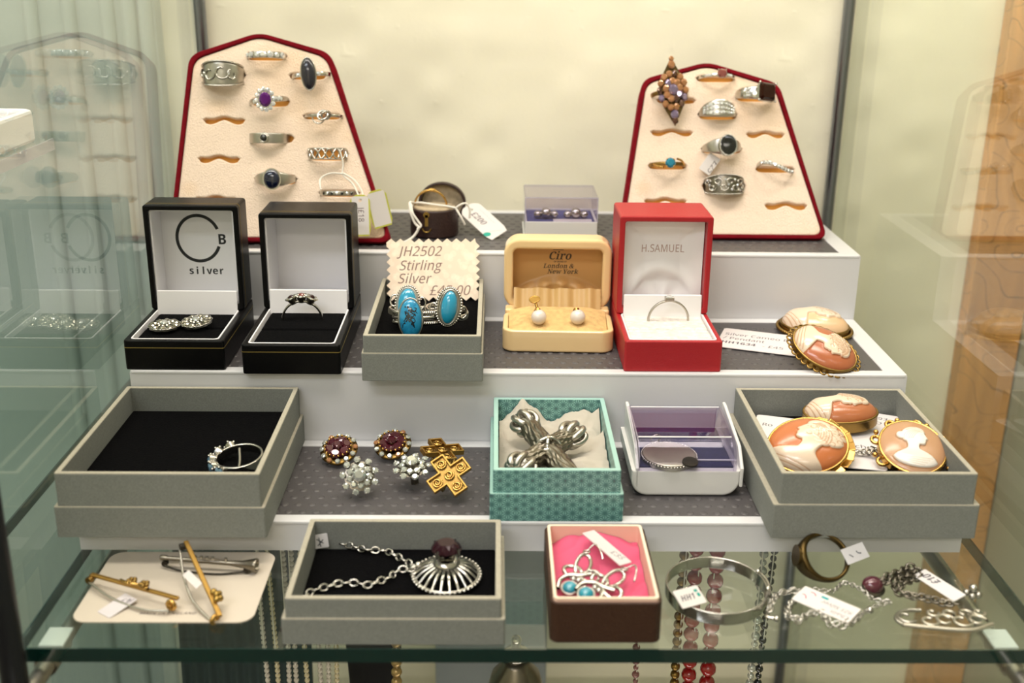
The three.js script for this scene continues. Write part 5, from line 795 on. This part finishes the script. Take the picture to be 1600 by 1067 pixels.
// ---------------------------------------------------------------- on the glass shelf
{ // card with three bar brooches
  const cd = new THREE.Group(); cd.name = numbered('brooch_card'); cd.position.set(-0.1255, 0.0001, 0.0262); cd.rotation.set(-PI / 2, 0, 0); scene.add(cd);
  tag(cd, 'cream printed brooch card lying on the shelf at the front left', 'card');
  const w = 0.0625, h = 0.0475, s = rrShape(w, h, 0.0055);
  part(cd, 'paper', sheet(s, 0.0004), printed(canvasTex(640, 486, (g, W, H) => { g.fillStyle = '#cbc0b0'; g.fillRect(0, 0, W, H); g.fillStyle = '#6d625c'; g.font = 'italic bold 22px sans-serif'; g.textAlign = 'center'; g.fillText('MADE IN ENGLAND', 330, 438); })));
  let t = thing('bar_brooch', 'gold bar brooch with two tiny flowers at the left of the cream card', 'brooch', [-0.1393, 0.0042, 0.0355], [0, -0.42, 0]);
  part(t, 'bar', bx(0.039, 0.0011, 0.0018, 0, 0.0008, -0.0012, 0.0004), M.goldMatt);
  part(t, 'pin', tube([[-0.0185, -0.001, 0.001], [-0.006, -0.0024, 0.0042], [0.01, -0.0026, 0.0052], [0.0185, -0.002, 0.003]], 0.0005), M.silverSoft, 'pale steel pin');
  part(t, 'hinge', [mv(cyl(0.0013, 0.0013, 0.002), -0.0188, -0.0004, 0.0004, PI / 2), bx(0.0012, 0.0026, 0.0012, -0.0188, 0, -0.0006, 0.0003)], M.goldOld);
  part(t, 'catch', [mv(new THREE.TorusGeometry(0.0015, 0.0008, 8, 20), 0.0182, -0.0008, 0.0012), mv(cyl(0.0009, 0.0009, 0.0024), 0.0182, -0.0008, 0.001, PI / 2)], M.gold);
  for (const x of [-0.001, 0.0045]) part(t, 'flower', [0, 1, 2, 3, 4].map((i) => mv(ball(0.0009, 0, 0, 0, 1), x + 0.0012 * Math.cos(i * 1.257), 0.0026, -0.0016 + 0.0012 * Math.sin(i * 1.257), 0, 0, 0, 1, 1, 1)).concat(ball(0.0008, x, 0.0032, -0.0016, 1)), M.goldOld);
  part(t, 'leaf', tube([[-0.006, 0.0016, -0.0014], [-0.002, 0.0024, 0], [0.002, 0.002, -0.001], [0.007, 0.0018, -0.0004]], 0.0007), M.gold);
  t = thing('bar_brooch', 'gold bar brooch standing steeply across the middle of the cream card', 'brooch', [-0.1152, 0.0072, 0.0338], [0.26, 0.0, 0]); t.rotation.order = 'YXZ'; t.rotation.set(0.26, 0.53, 0);
  part(t, 'bar', bx(0.0018, 0.0012, 0.04, 0.0006, 0.001, 0, 0.0004), M.goldMatt);
  part(t, 'pin', tube([[-0.002, -0.001, -0.0185], [-0.0042, -0.0024, -0.006], [-0.0045, -0.0028, 0.007], [-0.002, -0.0018, 0.0182]], 0.0005), M.silverSoft, 'pale steel pin');
  part(t, 'hinge', [mv(cyl(0.0012, 0.0012, 0.002), -0.001, 0, -0.0188, 0, 0, PI / 2), bx(0.0026, 0.0018, 0.0012, -0.0008, 0.0002, -0.018, 0.0003)], M.oxid);
  part(t, 'catch', mv(new THREE.TorusGeometry(0.0015, 0.0008, 8, 20), -0.0008, -0.0012, 0.0185, 0, 0.5, 0), M.gold);
  part(t, 'flower', [[0.0018, 0.0022, 0.0092], [0.0022, 0.0028, 0.0113], [0.0016, 0.0024, 0.0132], [0.0032, 0.0018, 0.0104], [0.003, 0.0016, 0.0124]].map(([x, y, z]) => ball(0.00125, x, y, z, 1)), M.brass);
  part(t, 'paper_tab', mv(bx(0.0028, 0.0002, 0.0085, 0, 0, 0), -0.0026, 0.0004, -0.001, 0, 0.3, 0.4), M.paper, 'scrap of white paper round the pin');
  t = thing('bar_brooch', 'dark silver brooch shaped like a clarinet at the back of the cream card', 'brooch', [-0.1168, 0.0043, 0.016], [0, -0.1, -0.03]);
  part(t, 'body', [mv(lathe([[0.0007, -0.0185], [0.0011, -0.0182], [0.0011, -0.016], [0.0008, -0.0155], [0.0009, 0.008], [0.0014, 0.013], [0.0025, 0.017], [0.0027, 0.0182], [0.0021, 0.0182], [0.001, 0.013]], 20), 0, 0, 0, 0, 0, -PI / 2)], M.silverOld);
  part(t, 'keys', [-0.005, -0.0028, -0.0006, 0.0016, 0.0065].map((x) => mv(cyl(0.0006, 0.0006, 0.0011), x, 0.0014, 0)).concat(bx(0.01, 0.0004, 0.0005, -0.001, 0.0013, 0.0005)), M.silverSoft);
  part(t, 'pin', tube([[-0.0165, -0.0025, 0.0012], [-0.012, -0.0032, 0.0022], [0.004, -0.0032, 0.003], [0.0145, -0.0022, 0.001]], 0.0004), M.oxid);
  for (const x of [-0.0165, 0.0145]) part(t, 'hinge', mv(cyl(0.0012, 0.0012, 0.0016), x, -0.0018, 0.0006, PI / 2), M.oxid);
  paperTag('price_tag', 'small white price tag hanging from the pin of the left gold bar brooch', 'price tag', 0.0068, 0.0118, (g, W, H) => { white(g, W, H, '#d3cdcf'); g.fillStyle = '#57505c'; g.font = 'italic 120px sans-serif'; g.save(); g.translate(W * 0.2, H * 0.42); g.rotate(-0.35); g.fillText('£3', 40, 0); g.fillText('H', 120, -20); g.restore(); }, [-0.1428, 0.0012, 0.0412], flat(-0.62, 0.12));
}
{ // necklace
  const t = thing('necklace', 'silver link chain necklace with round openwork pendant and plum stone', 'necklace', [0, 0, 0]), y = 0.0075;
  const up = [[-0.0809, 0.0062], [-0.0776, 0.0042], [-0.0717, 0.0066], [-0.0645, 0.0099], [-0.0587, 0.0128], [-0.052, 0.0132], [-0.0466, 0.0178], [-0.042, 0.0224], [-0.0396, 0.0252]], dn = [[-0.0773, 0.0458], [-0.075, 0.0421], [-0.0702, 0.0387], [-0.0654, 0.0362], [-0.0593, 0.0361], [-0.056, 0.0374], [-0.052, 0.0348], [-0.0486, 0.0322], [-0.0447, 0.0265], [-0.0404, 0.0282]];
  const lg = linkGeo(0.00115, 0.00038, 1.4);
  for (const q of [up, dn]) for (const m of chainMats(q.map(([a, b]) => [Math.max(a, -0.0782), y, b]), 0.0027)) part(t, 'chain_link', lg.clone().applyMatrix4(m), M.silver);
  const p = part(t, 'pendant', [tube(oval(0.0115, 0.0125, 0).map((v) => v.add(V(-0.0281, 0.0078, 0.0305))), 0.0007, true, 90, 7)], M.silver);
  const C = V(-0.0281, 0.0078, 0.0305), on = (g) => mv(g, C.x, C.y, C.z);
  part(p, 'scalloped_edge', Array.from({ length: 44 }, (_, i) => { const a = (i / 44) * 2 * PI; return on(ball(0.0007, 0.0122 * Math.cos(a), 0, 0.0132 * Math.sin(a), 0)); }), M.silver);
  for (let i = 0; i < 22; i++) { const a = (i / 22) * 2 * PI; part(p, 'spoke', on(tube([[0.0045 * Math.cos(a), 0.0042, 0.0045 * Math.sin(a)], [0.008 * Math.cos(a), 0.0028, 0.0085 * Math.sin(a)], [0.0112 * Math.cos(a), 0.0002, 0.0122 * Math.sin(a)]], 0.0006, false, 8, 6)), M.silver); }
  part(p, 'collar', on(lathe([[0.0032, 0.0036], [0.0052, 0.0036], [0.0048, 0.0052], [0.0038, 0.0066], [0.003, 0.0066]], 32)), M.silver);
  part(p, 'plum_stone', on(mv(gem(0.0056, 0.0056, 0.0062, 12, 0.55), 0, 0.0106, 0)), M.plum, 'dark plum faceted stone');
  part(p, 'claws', [0, 1, 2, 3].map((i) => { const a = i * PI / 2 + 0.6; return on(tube([[0.0036 * Math.cos(a), 0.005, 0.0036 * Math.sin(a)], [0.0054 * Math.cos(a), 0.0088, 0.0054 * Math.sin(a)], [0.005 * Math.cos(a), 0.0118, 0.005 * Math.sin(a)]], 0.0005)); }), M.silver);
  part(p, 'bail', [mv(new THREE.TorusGeometry(0.0017, 0.0005, 6, 18), -0.0402, y + 0.0008, 0.0268, 0.9, 0.3, 0), mv(new THREE.TorusGeometry(0.0015, 0.0005, 6, 18), -0.0398, y + 0.0006, 0.0302, PI / 2 - 0.3, 0.5, 0), ball(0.0013, -0.0385, y + 0.0016, 0.0262, 1)], M.silver);
  paperTag('price_tag', 'tiny white price tag standing at the back wall of the necklace box', 'price tag', 0.0062, 0.0054, (g, W, H) => { white(g, W, H, '#d8d6d8'); g.strokeStyle = '#3c4048'; g.lineWidth = 16; for (const [a, b, c, d] of [[80, 70, 180, 150], [120, 50, 130, 200], [180, 90, 90, 180]]) { g.beginPath(); g.moveTo(a, b); g.lineTo(c, d); g.stroke(); } }, [-0.0765, 0.0094, 0.0096], [-0.15, 0.1, 0.12]);
}
function loopEarring(label, at, rot) { // orchid-like silver loops with a turquoise bead
  const t = thing('turquoise_earring', label, 'earring', at, rot), r = 0.00075;
  const petal = (a, L, w, o = 0) => tube(Array.from({ length: 16 }, (_, i) => { const f = (i / 16) * 2 * PI, x = w * Math.sin(f), z = -(L / 2) * (1 - Math.cos(f)); return [o + x * Math.cos(a) - z * Math.sin(a), 0.0004 * Math.sin(f * 2), x * Math.sin(a) + z * Math.cos(a)]; }), r, true, 48, 7);
  part(t, 'petal', petal(0.35, 0.0105, 0.0026), M.silver); part(t, 'petal', petal(-0.75, 0.0068, 0.0026), M.silver); part(t, 'petal', petal(1.75, 0.0068, 0.0026), M.silver);
  part(t, 'lower_scroll', [tube([[-0.0085, 0, 0.0045], [-0.0072, 0.0003, 0.0012], [-0.004, 0.0006, -0.0004], [0, 0.0008, 0.0004], [0.004, 0.0006, 0.0002]], 0.0009), tube([[0.0002, 0.0002, 0], [0.0008, 0.0004, 0.004], [0, 0.0004, 0.0085]], 0.0009), ball(0.0012, -0.0008, 0.0008, 0.0026, 1), ball(0.001, -0.0026, 0.0008, 0.0018, 1), ball(0.0009, 0.0026, 0.0004, 0.0072, 1)], M.silver);
  part(t, 'turquoise_bead', mv(cab(0.0026, 0.0026, 0.002), -0.0044, 0.0008, 0.0056), M.teal, 'round turquoise bead');
  part(t, 'bead_cup', [mv(disc(0.003, 0.003, 0.0012), -0.0044, -0.0003, 0.0056), mv(ovalTube(0.0029, 0.0029, 0.0008, 0.0004), -0.0044, 0, 0.0056)], M.silverSoft);
  part(t, 'hook_ring', [mv(new THREE.TorusGeometry(0.0011, 0.0004, 6, 16), 0.0039, 0.0006, -0.0108, PI / 2 - 0.4, 0, 0), tube([[0.0044, 0.0008, -0.0112], [0.007, 0.0022, -0.0125], [0.0086, 0.0022, -0.0095], [0.009, 0.0012, -0.006]], 0.00035)], M.silver);
  return t;
}
loopEarring('silver loop earring with turquoise bead, left one on the pink cloth', [0.0192, 0.0112, 0.0372], [0.28, 0.08, 0.05]);
loopEarring('silver loop earring with turquoise bead, right one on the pink cloth', [0.0267, 0.0118, 0.0458], [0.26, -0.42, 0.02]);
paperTag('price_tag', 'narrow white price tag lying on the pink cloth above the earrings', 'price tag', 0.0058, 0.0215, (g, W, H) => { white(g, W, H, '#cfc9c8'); g.fillStyle = '#6a6268'; g.font = 'italic 150px serif'; g.save(); g.translate(W * 0.3, H * 0.62); g.rotate(PI / 2 - 0.2); g.fillText('£35', 0, 0); g.restore(); }, [0.0298, 0.0142, 0.0225], flat(0.62, 0.16, 0.1));
{ // bangle
  const t = thing('bangle', 'slim silver adjustable bangle lying on the glass shelf', 'bangle', [0.0688, 0.0029, 0.0322], [0.04, 0, 0]);
  part(t, 'hoop', mv(band(0.0176, 0.0048, 0.0006, 120, 10, () => 0, 0.35), 0, 0, 0, PI / 2), M.silver);
  for (const a of [0.42, -0.2]) part(t, 'sliding_collar', [mv(ball(0.0011, 0.0181 * Math.cos(a), 0.0028, -0.0181 * Math.sin(a), 1)), mv(cyl(0.0009, 0.0009, 0.0062), 0.0184 * Math.cos(a), 0, -0.0184 * Math.sin(a))], M.silver);
  part(t, 'overlap_wire', tube(Array.from({ length: 9 }, (_, i) => { const a = 0.42 - 0.62 * (i / 8); return [0.0189 * Math.cos(a), 0.0022, -0.0189 * Math.sin(a)]; }), 0.0006), M.silver);
  paperTag('price_tag', 'white price tag with teal mark stuck on the bangle, reading HH1', 'price tag', 0.0112, 0.0072, (g, W, H) => { white(g, W, H); g.fillStyle = '#4f4a52'; g.font = 'bold italic 74px sans-serif'; g.fillText('HH1', 30, 108); g.fillStyle = '#2a9488'; g.fillRect(196, 30, 34, 26); g.fillRect(206, 66, 30, 34); }, [0.0572, 0.0066, 0.0432], flat(0.5, 0.5, 0.1));
}
{ // bronze signet
  const t = ringThing('dull bronze signet ring leaning on edge near the right of the shelf');
  t.position.set(0.1118, 0.0075, 0.0172); t.rotation.set(-0.85, 0.1, -0.12); t.scale.setScalar(0.86);
  const g = band(0.0092, (a) => 0.0036 + 0.007 * Math.max(0, Math.cos(a)) ** 2, (a) => 0.0017 + 0.0018 * Math.max(0, Math.cos(a)) ** 2, 72, 12);
  part(t, 'band', mv(g, 0, 0, 0, 0, 0, PI / 2 + 0.1), M.bronze);
  part(t, 'flat_face', mv(disc(0.0046, 0.0052, 0.0014), -0.0116, -0.001, 0, 0, 0, PI / 2 + 0.1), M.bronze);
  paperTag('price_tag', 'grey-white price tag looped on the bronze signet ring', 'price tag', 0.0115, 0.006, (g, W, H) => { white(g, W, H, '#c9c8cb'); g.strokeStyle = '#3d434e'; g.lineWidth = 10; g.beginPath(); g.moveTo(60, 60); g.lineTo(90, 90); g.moveTo(150, 50); g.quadraticCurveTo(150, 80, 190, 80); g.stroke(); }, [0.1228, 0.0092, 0.0172], flat(0.55, 0.75));
}
{ // chains
  let t = thing('chain_bracelet', 'tangled fine silver chain under the Sterling silver price tag', 'chain', [0, 0, 0]); const up = (a, y = 0.0014) => a.map(([x, z], i) => [x, y + 0.0008 * Math.abs(Math.sin(i * 1.9)), z]);
  const b1 = [[0.0848, 0.0448], [0.0873, 0.0387], [0.0909, 0.0332], [0.0961, 0.031], [0.0992, 0.0323], [0.093, 0.0407], [0.0908, 0.0476], [0.0934, 0.0507], [0.0982, 0.0468], [0.1025, 0.046], [0.1051, 0.0527], [0.1091, 0.0538], [0.1143, 0.0499], [0.1168, 0.0467]], b2 = [[0.095, 0.0323], [0.1033, 0.0301], [0.1112, 0.0309], [0.1175, 0.0252], [0.1219, 0.03], [0.1249, 0.0356], [0.1297, 0.0385], [0.1244, 0.0406], [0.1193, 0.0439], [0.1168, 0.0467]];
  part(t, 'chain', [chainGeo(up(b1), 0.001, 0.00034), chainGeo(up(b2, 0.0012), 0.0007, 0.00026), chainGeo(up(b1.map(([x, z]) => [x * 0.97 + 0.0034, z * 0.9 + 0.0042]), 0.0018), 0.0009, 0.0003)], M.silver);
  part(t, 'clasp', [ball(0.0012, 0.0868, 0.0018, 0.0492, 1), tube([[0.0848, 0.0012, 0.045], [0.0836, 0.0016, 0.0475], [0.0866, 0.0018, 0.049]], 0.0007)], M.silver); part(t, 'clasp', ball(0.0013, 0.1212, 0.0016, 0.0432, 1), M.silver);
  paperTag('price_tag', 'white handwritten price tag on the tangled chain reading Chain 925 Silver', 'price tag', 0.0218, 0.0096, (g, W, H) => { white(g, W, H); g.translate(W, H); g.rotate(PI); g.fillStyle = '#6a6470'; g.font = 'italic 46px serif'; g.fillText('Chain', 14, 56); g.fillText('925 Silver', 18, 112); g.fillStyle = '#2a9aa0'; g.fillRect(210, 128, 50, 22); g.strokeStyle = '#c4506a'; g.lineWidth = 7; g.beginPath(); g.moveTo(292, 120); g.quadraticCurveTo(310, 150, 340, 140); g.moveTo(330, 60); g.quadraticCurveTo(345, 100, 372, 90); g.stroke(); }, [0.1056, 0.0034, 0.0427], flat(-0.77, 0.12), { px: 400 });
  t = thing('stone_pendant', 'pinkish red stone pendant on a bunched dark silver chain', 'pendant', [0, 0, 0]);
  part(t, 'red_stone', mv(cab(0.0042, 0.0036, 0.0036), 0.1272, 0.0014, 0.0268, 0.5, 0.3, -0.3), M.garnet, 'pinkish red domed stone');
  part(t, 'stone_cup', mv(disc(0.0045, 0.0039, 0.0014), 0.1272, 0.0002, 0.0272, 0.5, 0.3, -0.3), M.silverOld);
  const b3 = [[0.1305, 0.026], [0.1345, 0.0238], [0.1402, 0.0205], [0.1446, 0.0172], [0.1462, 0.019], [0.1428, 0.0225], [0.138, 0.026], [0.134, 0.03], [0.1362, 0.0338], [0.1414, 0.036], [0.148, 0.0384], [0.1518, 0.0405]];
  part(t, 'chain', [chainGeo(up(b3, 0.0016), 0.0012, 0.00042), chainGeo(up(b3.map(([x, z]) => [x + 0.0012, z + 0.0018]), 0.0026), 0.0011, 0.0004), chainGeo(up(b3.slice(0, 8).map(([x, z]) => [x - 0.0006, z + 0.0004]), 0.0036), 0.0011, 0.0004)], M.silverOld);
  paperTag('price_tag', 'narrow white price tag beside the red stone pendant reading £10', 'price tag', 0.0195, 0.0058, (g, W, H) => { white(g, W, H, '#dcd8d6'); g.translate(W, H); g.rotate(PI); g.fillStyle = '#4b4650'; g.font = 'italic bold 74px sans-serif'; g.fillText('£10', 190, 88); }, [0.1504, 0.0034, 0.0298], flat(-1.13, 0.2), { px: 360 });
  t = thing('openwork_brooch', 'flat openwork silver scroll brooch at the right end of the shelf', 'brooch', [0.1466, 0.0006, 0.0472], [0, 0.02, 0]);
  const sc = (x, z, r, s, f = 5.4, a0 = 0) => tube(Array.from({ length: 20 }, (_, i) => { const u = i / 19, q = r * (1 - 0.5 * u); return [x + q * Math.cos(a0 + s * u * f), 0.0005, z + q * Math.sin(a0 + s * u * f)]; }), 0.0006, false, 40, 6);
  part(t, 'base_rail', tube([[-0.0165, 0.0005, 0.004], [-0.006, 0.0005, 0.0062], [0.006, 0.0005, 0.0076], [0.0148, 0.0005, 0.0042]], 0.0008), M.silverMatt);
  part(t, 'scroll', [sc(-0.0065, 0.0018, 0.0032, 1), sc(-0.0008, 0.0015, 0.0036, -1), sc(0.0048, 0.002, 0.0037, 1), sc(0.0104, 0.0018, 0.0033, -1), sc(0.0024, -0.0024, 0.0026, 1, 5, 2), sc(0.0078, -0.0026, 0.0026, -1, 5, 1), sc(-0.0036, -0.003, 0.0022, 1), sc(0.0128, -0.0028, 0.0022, 1)], M.silverMatt);
  part(t, 'curl', [sc(-0.0138, -0.0005, 0.0034, 1, 4.6, 0.8), tube([[-0.0165, 0.0005, 0.004], [-0.0178, 0.0005, 0.001], [-0.0162, 0.0005, -0.0025], [-0.012, 0.0005, -0.0048], [-0.007, 0.0005, -0.0048]], 0.0007)], M.silverSoft);
  t = thing('small_earring', 'tiny silver earring at the right edge of the shelf behind the scroll brooch', 'earring', [0.1612, 0.0002, 0.0336]);
  part(t, 'ball', ball(0.0016, 0, 0.0044, 0, 2), M.silver); part(t, 'petal', [0, 1, 2, 3].map((i) => mv(ball(0.0013, 0, 0, 0, 1), 0.002 * Math.cos(i * 1.57 + 0.4), 0.0022, 0.002 * Math.sin(i * 1.57 + 0.4))), M.silverSoft); part(t, 'post', cyl(0.0005, 0.0005, 0.003, 0, 0.0016, 0), M.silver);
}

// ---------------------------------------------------------------- below the shelf
{
  const t = thing('lower_shelf', 'second clear glass shelf further down in the case', 'shelf');
  part(t, 'glass_sheet', bx(0.347, 0.005, 0.329, 0.0045, -0.2585, -0.1), M.shelfGlass); part(t, 'front_edge', bx(0.347, 0.0051, 0.0006, 0.0045, -0.2585, 0.0648), M.glassEdge);
  const r = thing('necklace_rail', 'metal rail under the shelf from which the necklaces hang', 'rail'); part(r, 'rail', mv(cyl(0.0022, 0.0022, 0.322), 0.0015, -0.0145, -0.06, 0, 0, PI / 2), M.chrome); part(r, 'end_cap', [ball(0.003, -0.158, -0.0145, -0.06), ball(0.003, 0.161, -0.0145, -0.06)], M.chrome);
  const strand = (x, r0, m, label, group, { L = 0.2, z = -0.0575, sway = 0.002, k = 1, cat = 'necklace' } = {}) => {
    const s = thing('bead_strand', label, cat, [x, -0.0145, z], [0, 0, 0], group), n = Math.floor(L / (r0 * 2.02)), g = [];
    for (let i = 0; i < n; i++) { const rr = r0 * (k === 1 ? 1 : i % 2 ? k : 1); g.push(ball(rr, sway * Math.sin(i * 0.11 + x * 300), -0.0005 - i * r0 * 2.02, 0.0035, 1)); }
    part(s, 'beads', g, m); part(s, 'thread', tube([[0, 0.0018, 0.0], [0, 0.0016, 0.0035], [sway * Math.sin(3 + x * 300), -L / 2, 0.0035], [0, -L + 0.004, 0.0035]], 0.0003), M.thread);
    return s;
  };
  const word = ['first', 'second', 'third', 'fourth', 'fifth', 'sixth', 'seventh', 'eighth'];
  [-0.115, -0.1105, -0.1045, -0.101, -0.0965, -0.091, -0.087, -0.0825].forEach((x, i) => strand(x, 0.00125, i % 3 === 1 ? M.pearlCream : M.pearl, 'pearl strand hanging below the shelf, ' + word[i] + ' from the left', 'pearl strands below the shelf', { sway: 0.0006 }));
  strand(-0.0545, 0.0026, M.goldBead, 'strand of larger golden pearls hanging right of the black bust', undefined, { sway: 0.0012 });
  strand(0.0545, 0.0018, M.roseBead, 'short dull rose bead strand left of the red beads', undefined, { sway: 0.0008, k: 0.7 });
  [[0.0735, 0.0022, M.goldOld, 'dark gold bead strand beside the red beads'], [0.0792, 0.0036, M.redBead, 'glossy red bead strand hanging at the left of its pair'], [0.0868, 0.0038, M.redBead, 'glossy red bead strand hanging at the right of its pair']].forEach(([x, r0, m, l]) => strand(x, r0, m, l, undefined, { sway: 0.001 }));
  strand(0.1075, 0.0021, M.crystal, 'clear crystal bead strand hanging near the corner post', undefined, { sway: 0.001, k: 0.75 });
  strand(0.1125, 0.0019, M.blackStone, 'black bead strand hanging beside the clear crystals', undefined, { sway: 0.0012, k: 0.8 });
  const b = thing('necklace_bust', 'black velvet necklace bust below the shelf', 'display bust', [-0.071, -0.256, -0.098]);
  part(b, 'bust', mv(lathe([[0.0001, 0], [0.02, 0], [0.021, 0.004], [0.012, 0.012], [0.0115, 0.1], [0.014, 0.15], [0.0145, 0.175], [0.009, 0.19], [0.0065, 0.205], [0.0062, 0.225], [0.0001, 0.226]], 32), 0, 0, 0, 0, 0, 0, 1, 1, 0.7), M.blackCloth);
  const bt = thing('silver_bottle', 'small silver scent bottle with ball stopper below the shelf', 'bottle', [0.0006, -0.256, -0.11]);
  part(bt, 'body', lathe([[0.0001, 0], [0.014, 0], [0.016, 0.006], [0.0165, 0.06], [0.0158, 0.108], [0.0125, 0.121], [0.0072, 0.1275], [0.0068, 0.131], [0.0001, 0.131]], 40), M.silverOld);
  part(bt, 'stopper', [lathe([[0.0062, 0.131], [0.0075, 0.133], [0.0058, 0.1355], [0.0028, 0.137], [0.0022, 0.1395], [0.0001, 0.1395]], 28), ball(0.0027, 0, 0.1415, 0, 3)], M.silver);
  const gp = thing('display_board', 'plain grey display board below the shelf behind the silver bottle', 'display board', [-0.0125, -0.256, -0.2], [-0.05, 0, 0]); part(gp, 'panel', bx(0.068, 0.225, 0.006, 0, 0.1125, 0, 0.002), M.greyPanel); part(gp, 'foot', bx(0.05, 0.005, 0.03, 0, 0.0025, -0.014, 0.001), M.greyPanel);
  const bd = thing('fabric_board', 'dark green ribbed fabric board behind the pearl strands', 'display board', [-0.142, -0.256, -0.12], [-0.06, 0.05, 0]);
  const pg = new THREE.BoxGeometry(0.068, 0.235, 0.004, 136, 1, 1), pp = pg.attributes.position; for (let i = 0; i < pp.count; i++) if (pp.getZ(i) > 0) pp.setZ(i, 0.002 + 0.0011 * Math.sin(pp.getX(i) * 900)); pg.computeVertexNormals();
  part(bd, 'ribbed_fabric', mv(pg, 0, 0.1175, 0), M.tealDrape); part(bd, 'foot', bx(0.06, 0.006, 0.03, 0, 0.003, -0.012, 0.001), M.blackCloth);
}

// ---------------------------------------------------------------- beyond the left pane: the neighbouring case
{
  struct('trim_2', [bx(0.6, 2.58, 0.012, -0.5, 0.25, -0.27), ...[-0.205, -0.214, -0.226, -0.247, -0.268].map((x) => mv(cyl(0.004, 0.004, 2.58), x, 0.25, -0.264))], M.tealBoard);
  let t = thing('neighbour_shelf', 'glass shelf of the next case seen through the left pane, level with the riser foot', 'shelf');
  part(t, 'glass_sheet', bx(0.34, 0.005, 0.33, -0.377, -0.0025, -0.09), M.shelfGlass); part(t, 'side_edge', bx(0.0008, 0.0051, 0.33, -0.2068, -0.0025, -0.09), M.glassEdge);
  t = thing('neighbour_shelf', 'higher glass shelf of the next case carrying a white tray', 'shelf');
  part(t, 'glass_sheet', bx(0.34, 0.005, 0.2, -0.3815, 0.1345, -0.028), M.shelfGlass); part(t, 'side_edge', bx(0.0008, 0.0051, 0.2, -0.2113, 0.1345, -0.028), M.clearEdge);
  const tr = thing('display_tray', 'white display tray on the higher shelf beyond the left pane', 'tray', [-0.2745, 0.1372, -0.076]);
  part(tr, 'tray_wall', frameY(0.12, 0.09, 0.112, 0.082, 0.014, 0.006, 0.003, 0.0015), M.linerWhite); part(tr, 'tray_floor', bx(0.114, 0.002, 0.084, 0, 0.0012, 0), M.linerWhite);
  const bg = thing('bangle', 'thick white bangle in the tray beyond the left pane', 'bangle', [-0.252, 0.1395, -0.068]); part(bg, 'hoop', mv(new THREE.TorusGeometry(0.022, 0.004, 10, 40), 0, 0.0035, 0, PI / 2), M.pearl);
}

renderer.render(scene, camera);
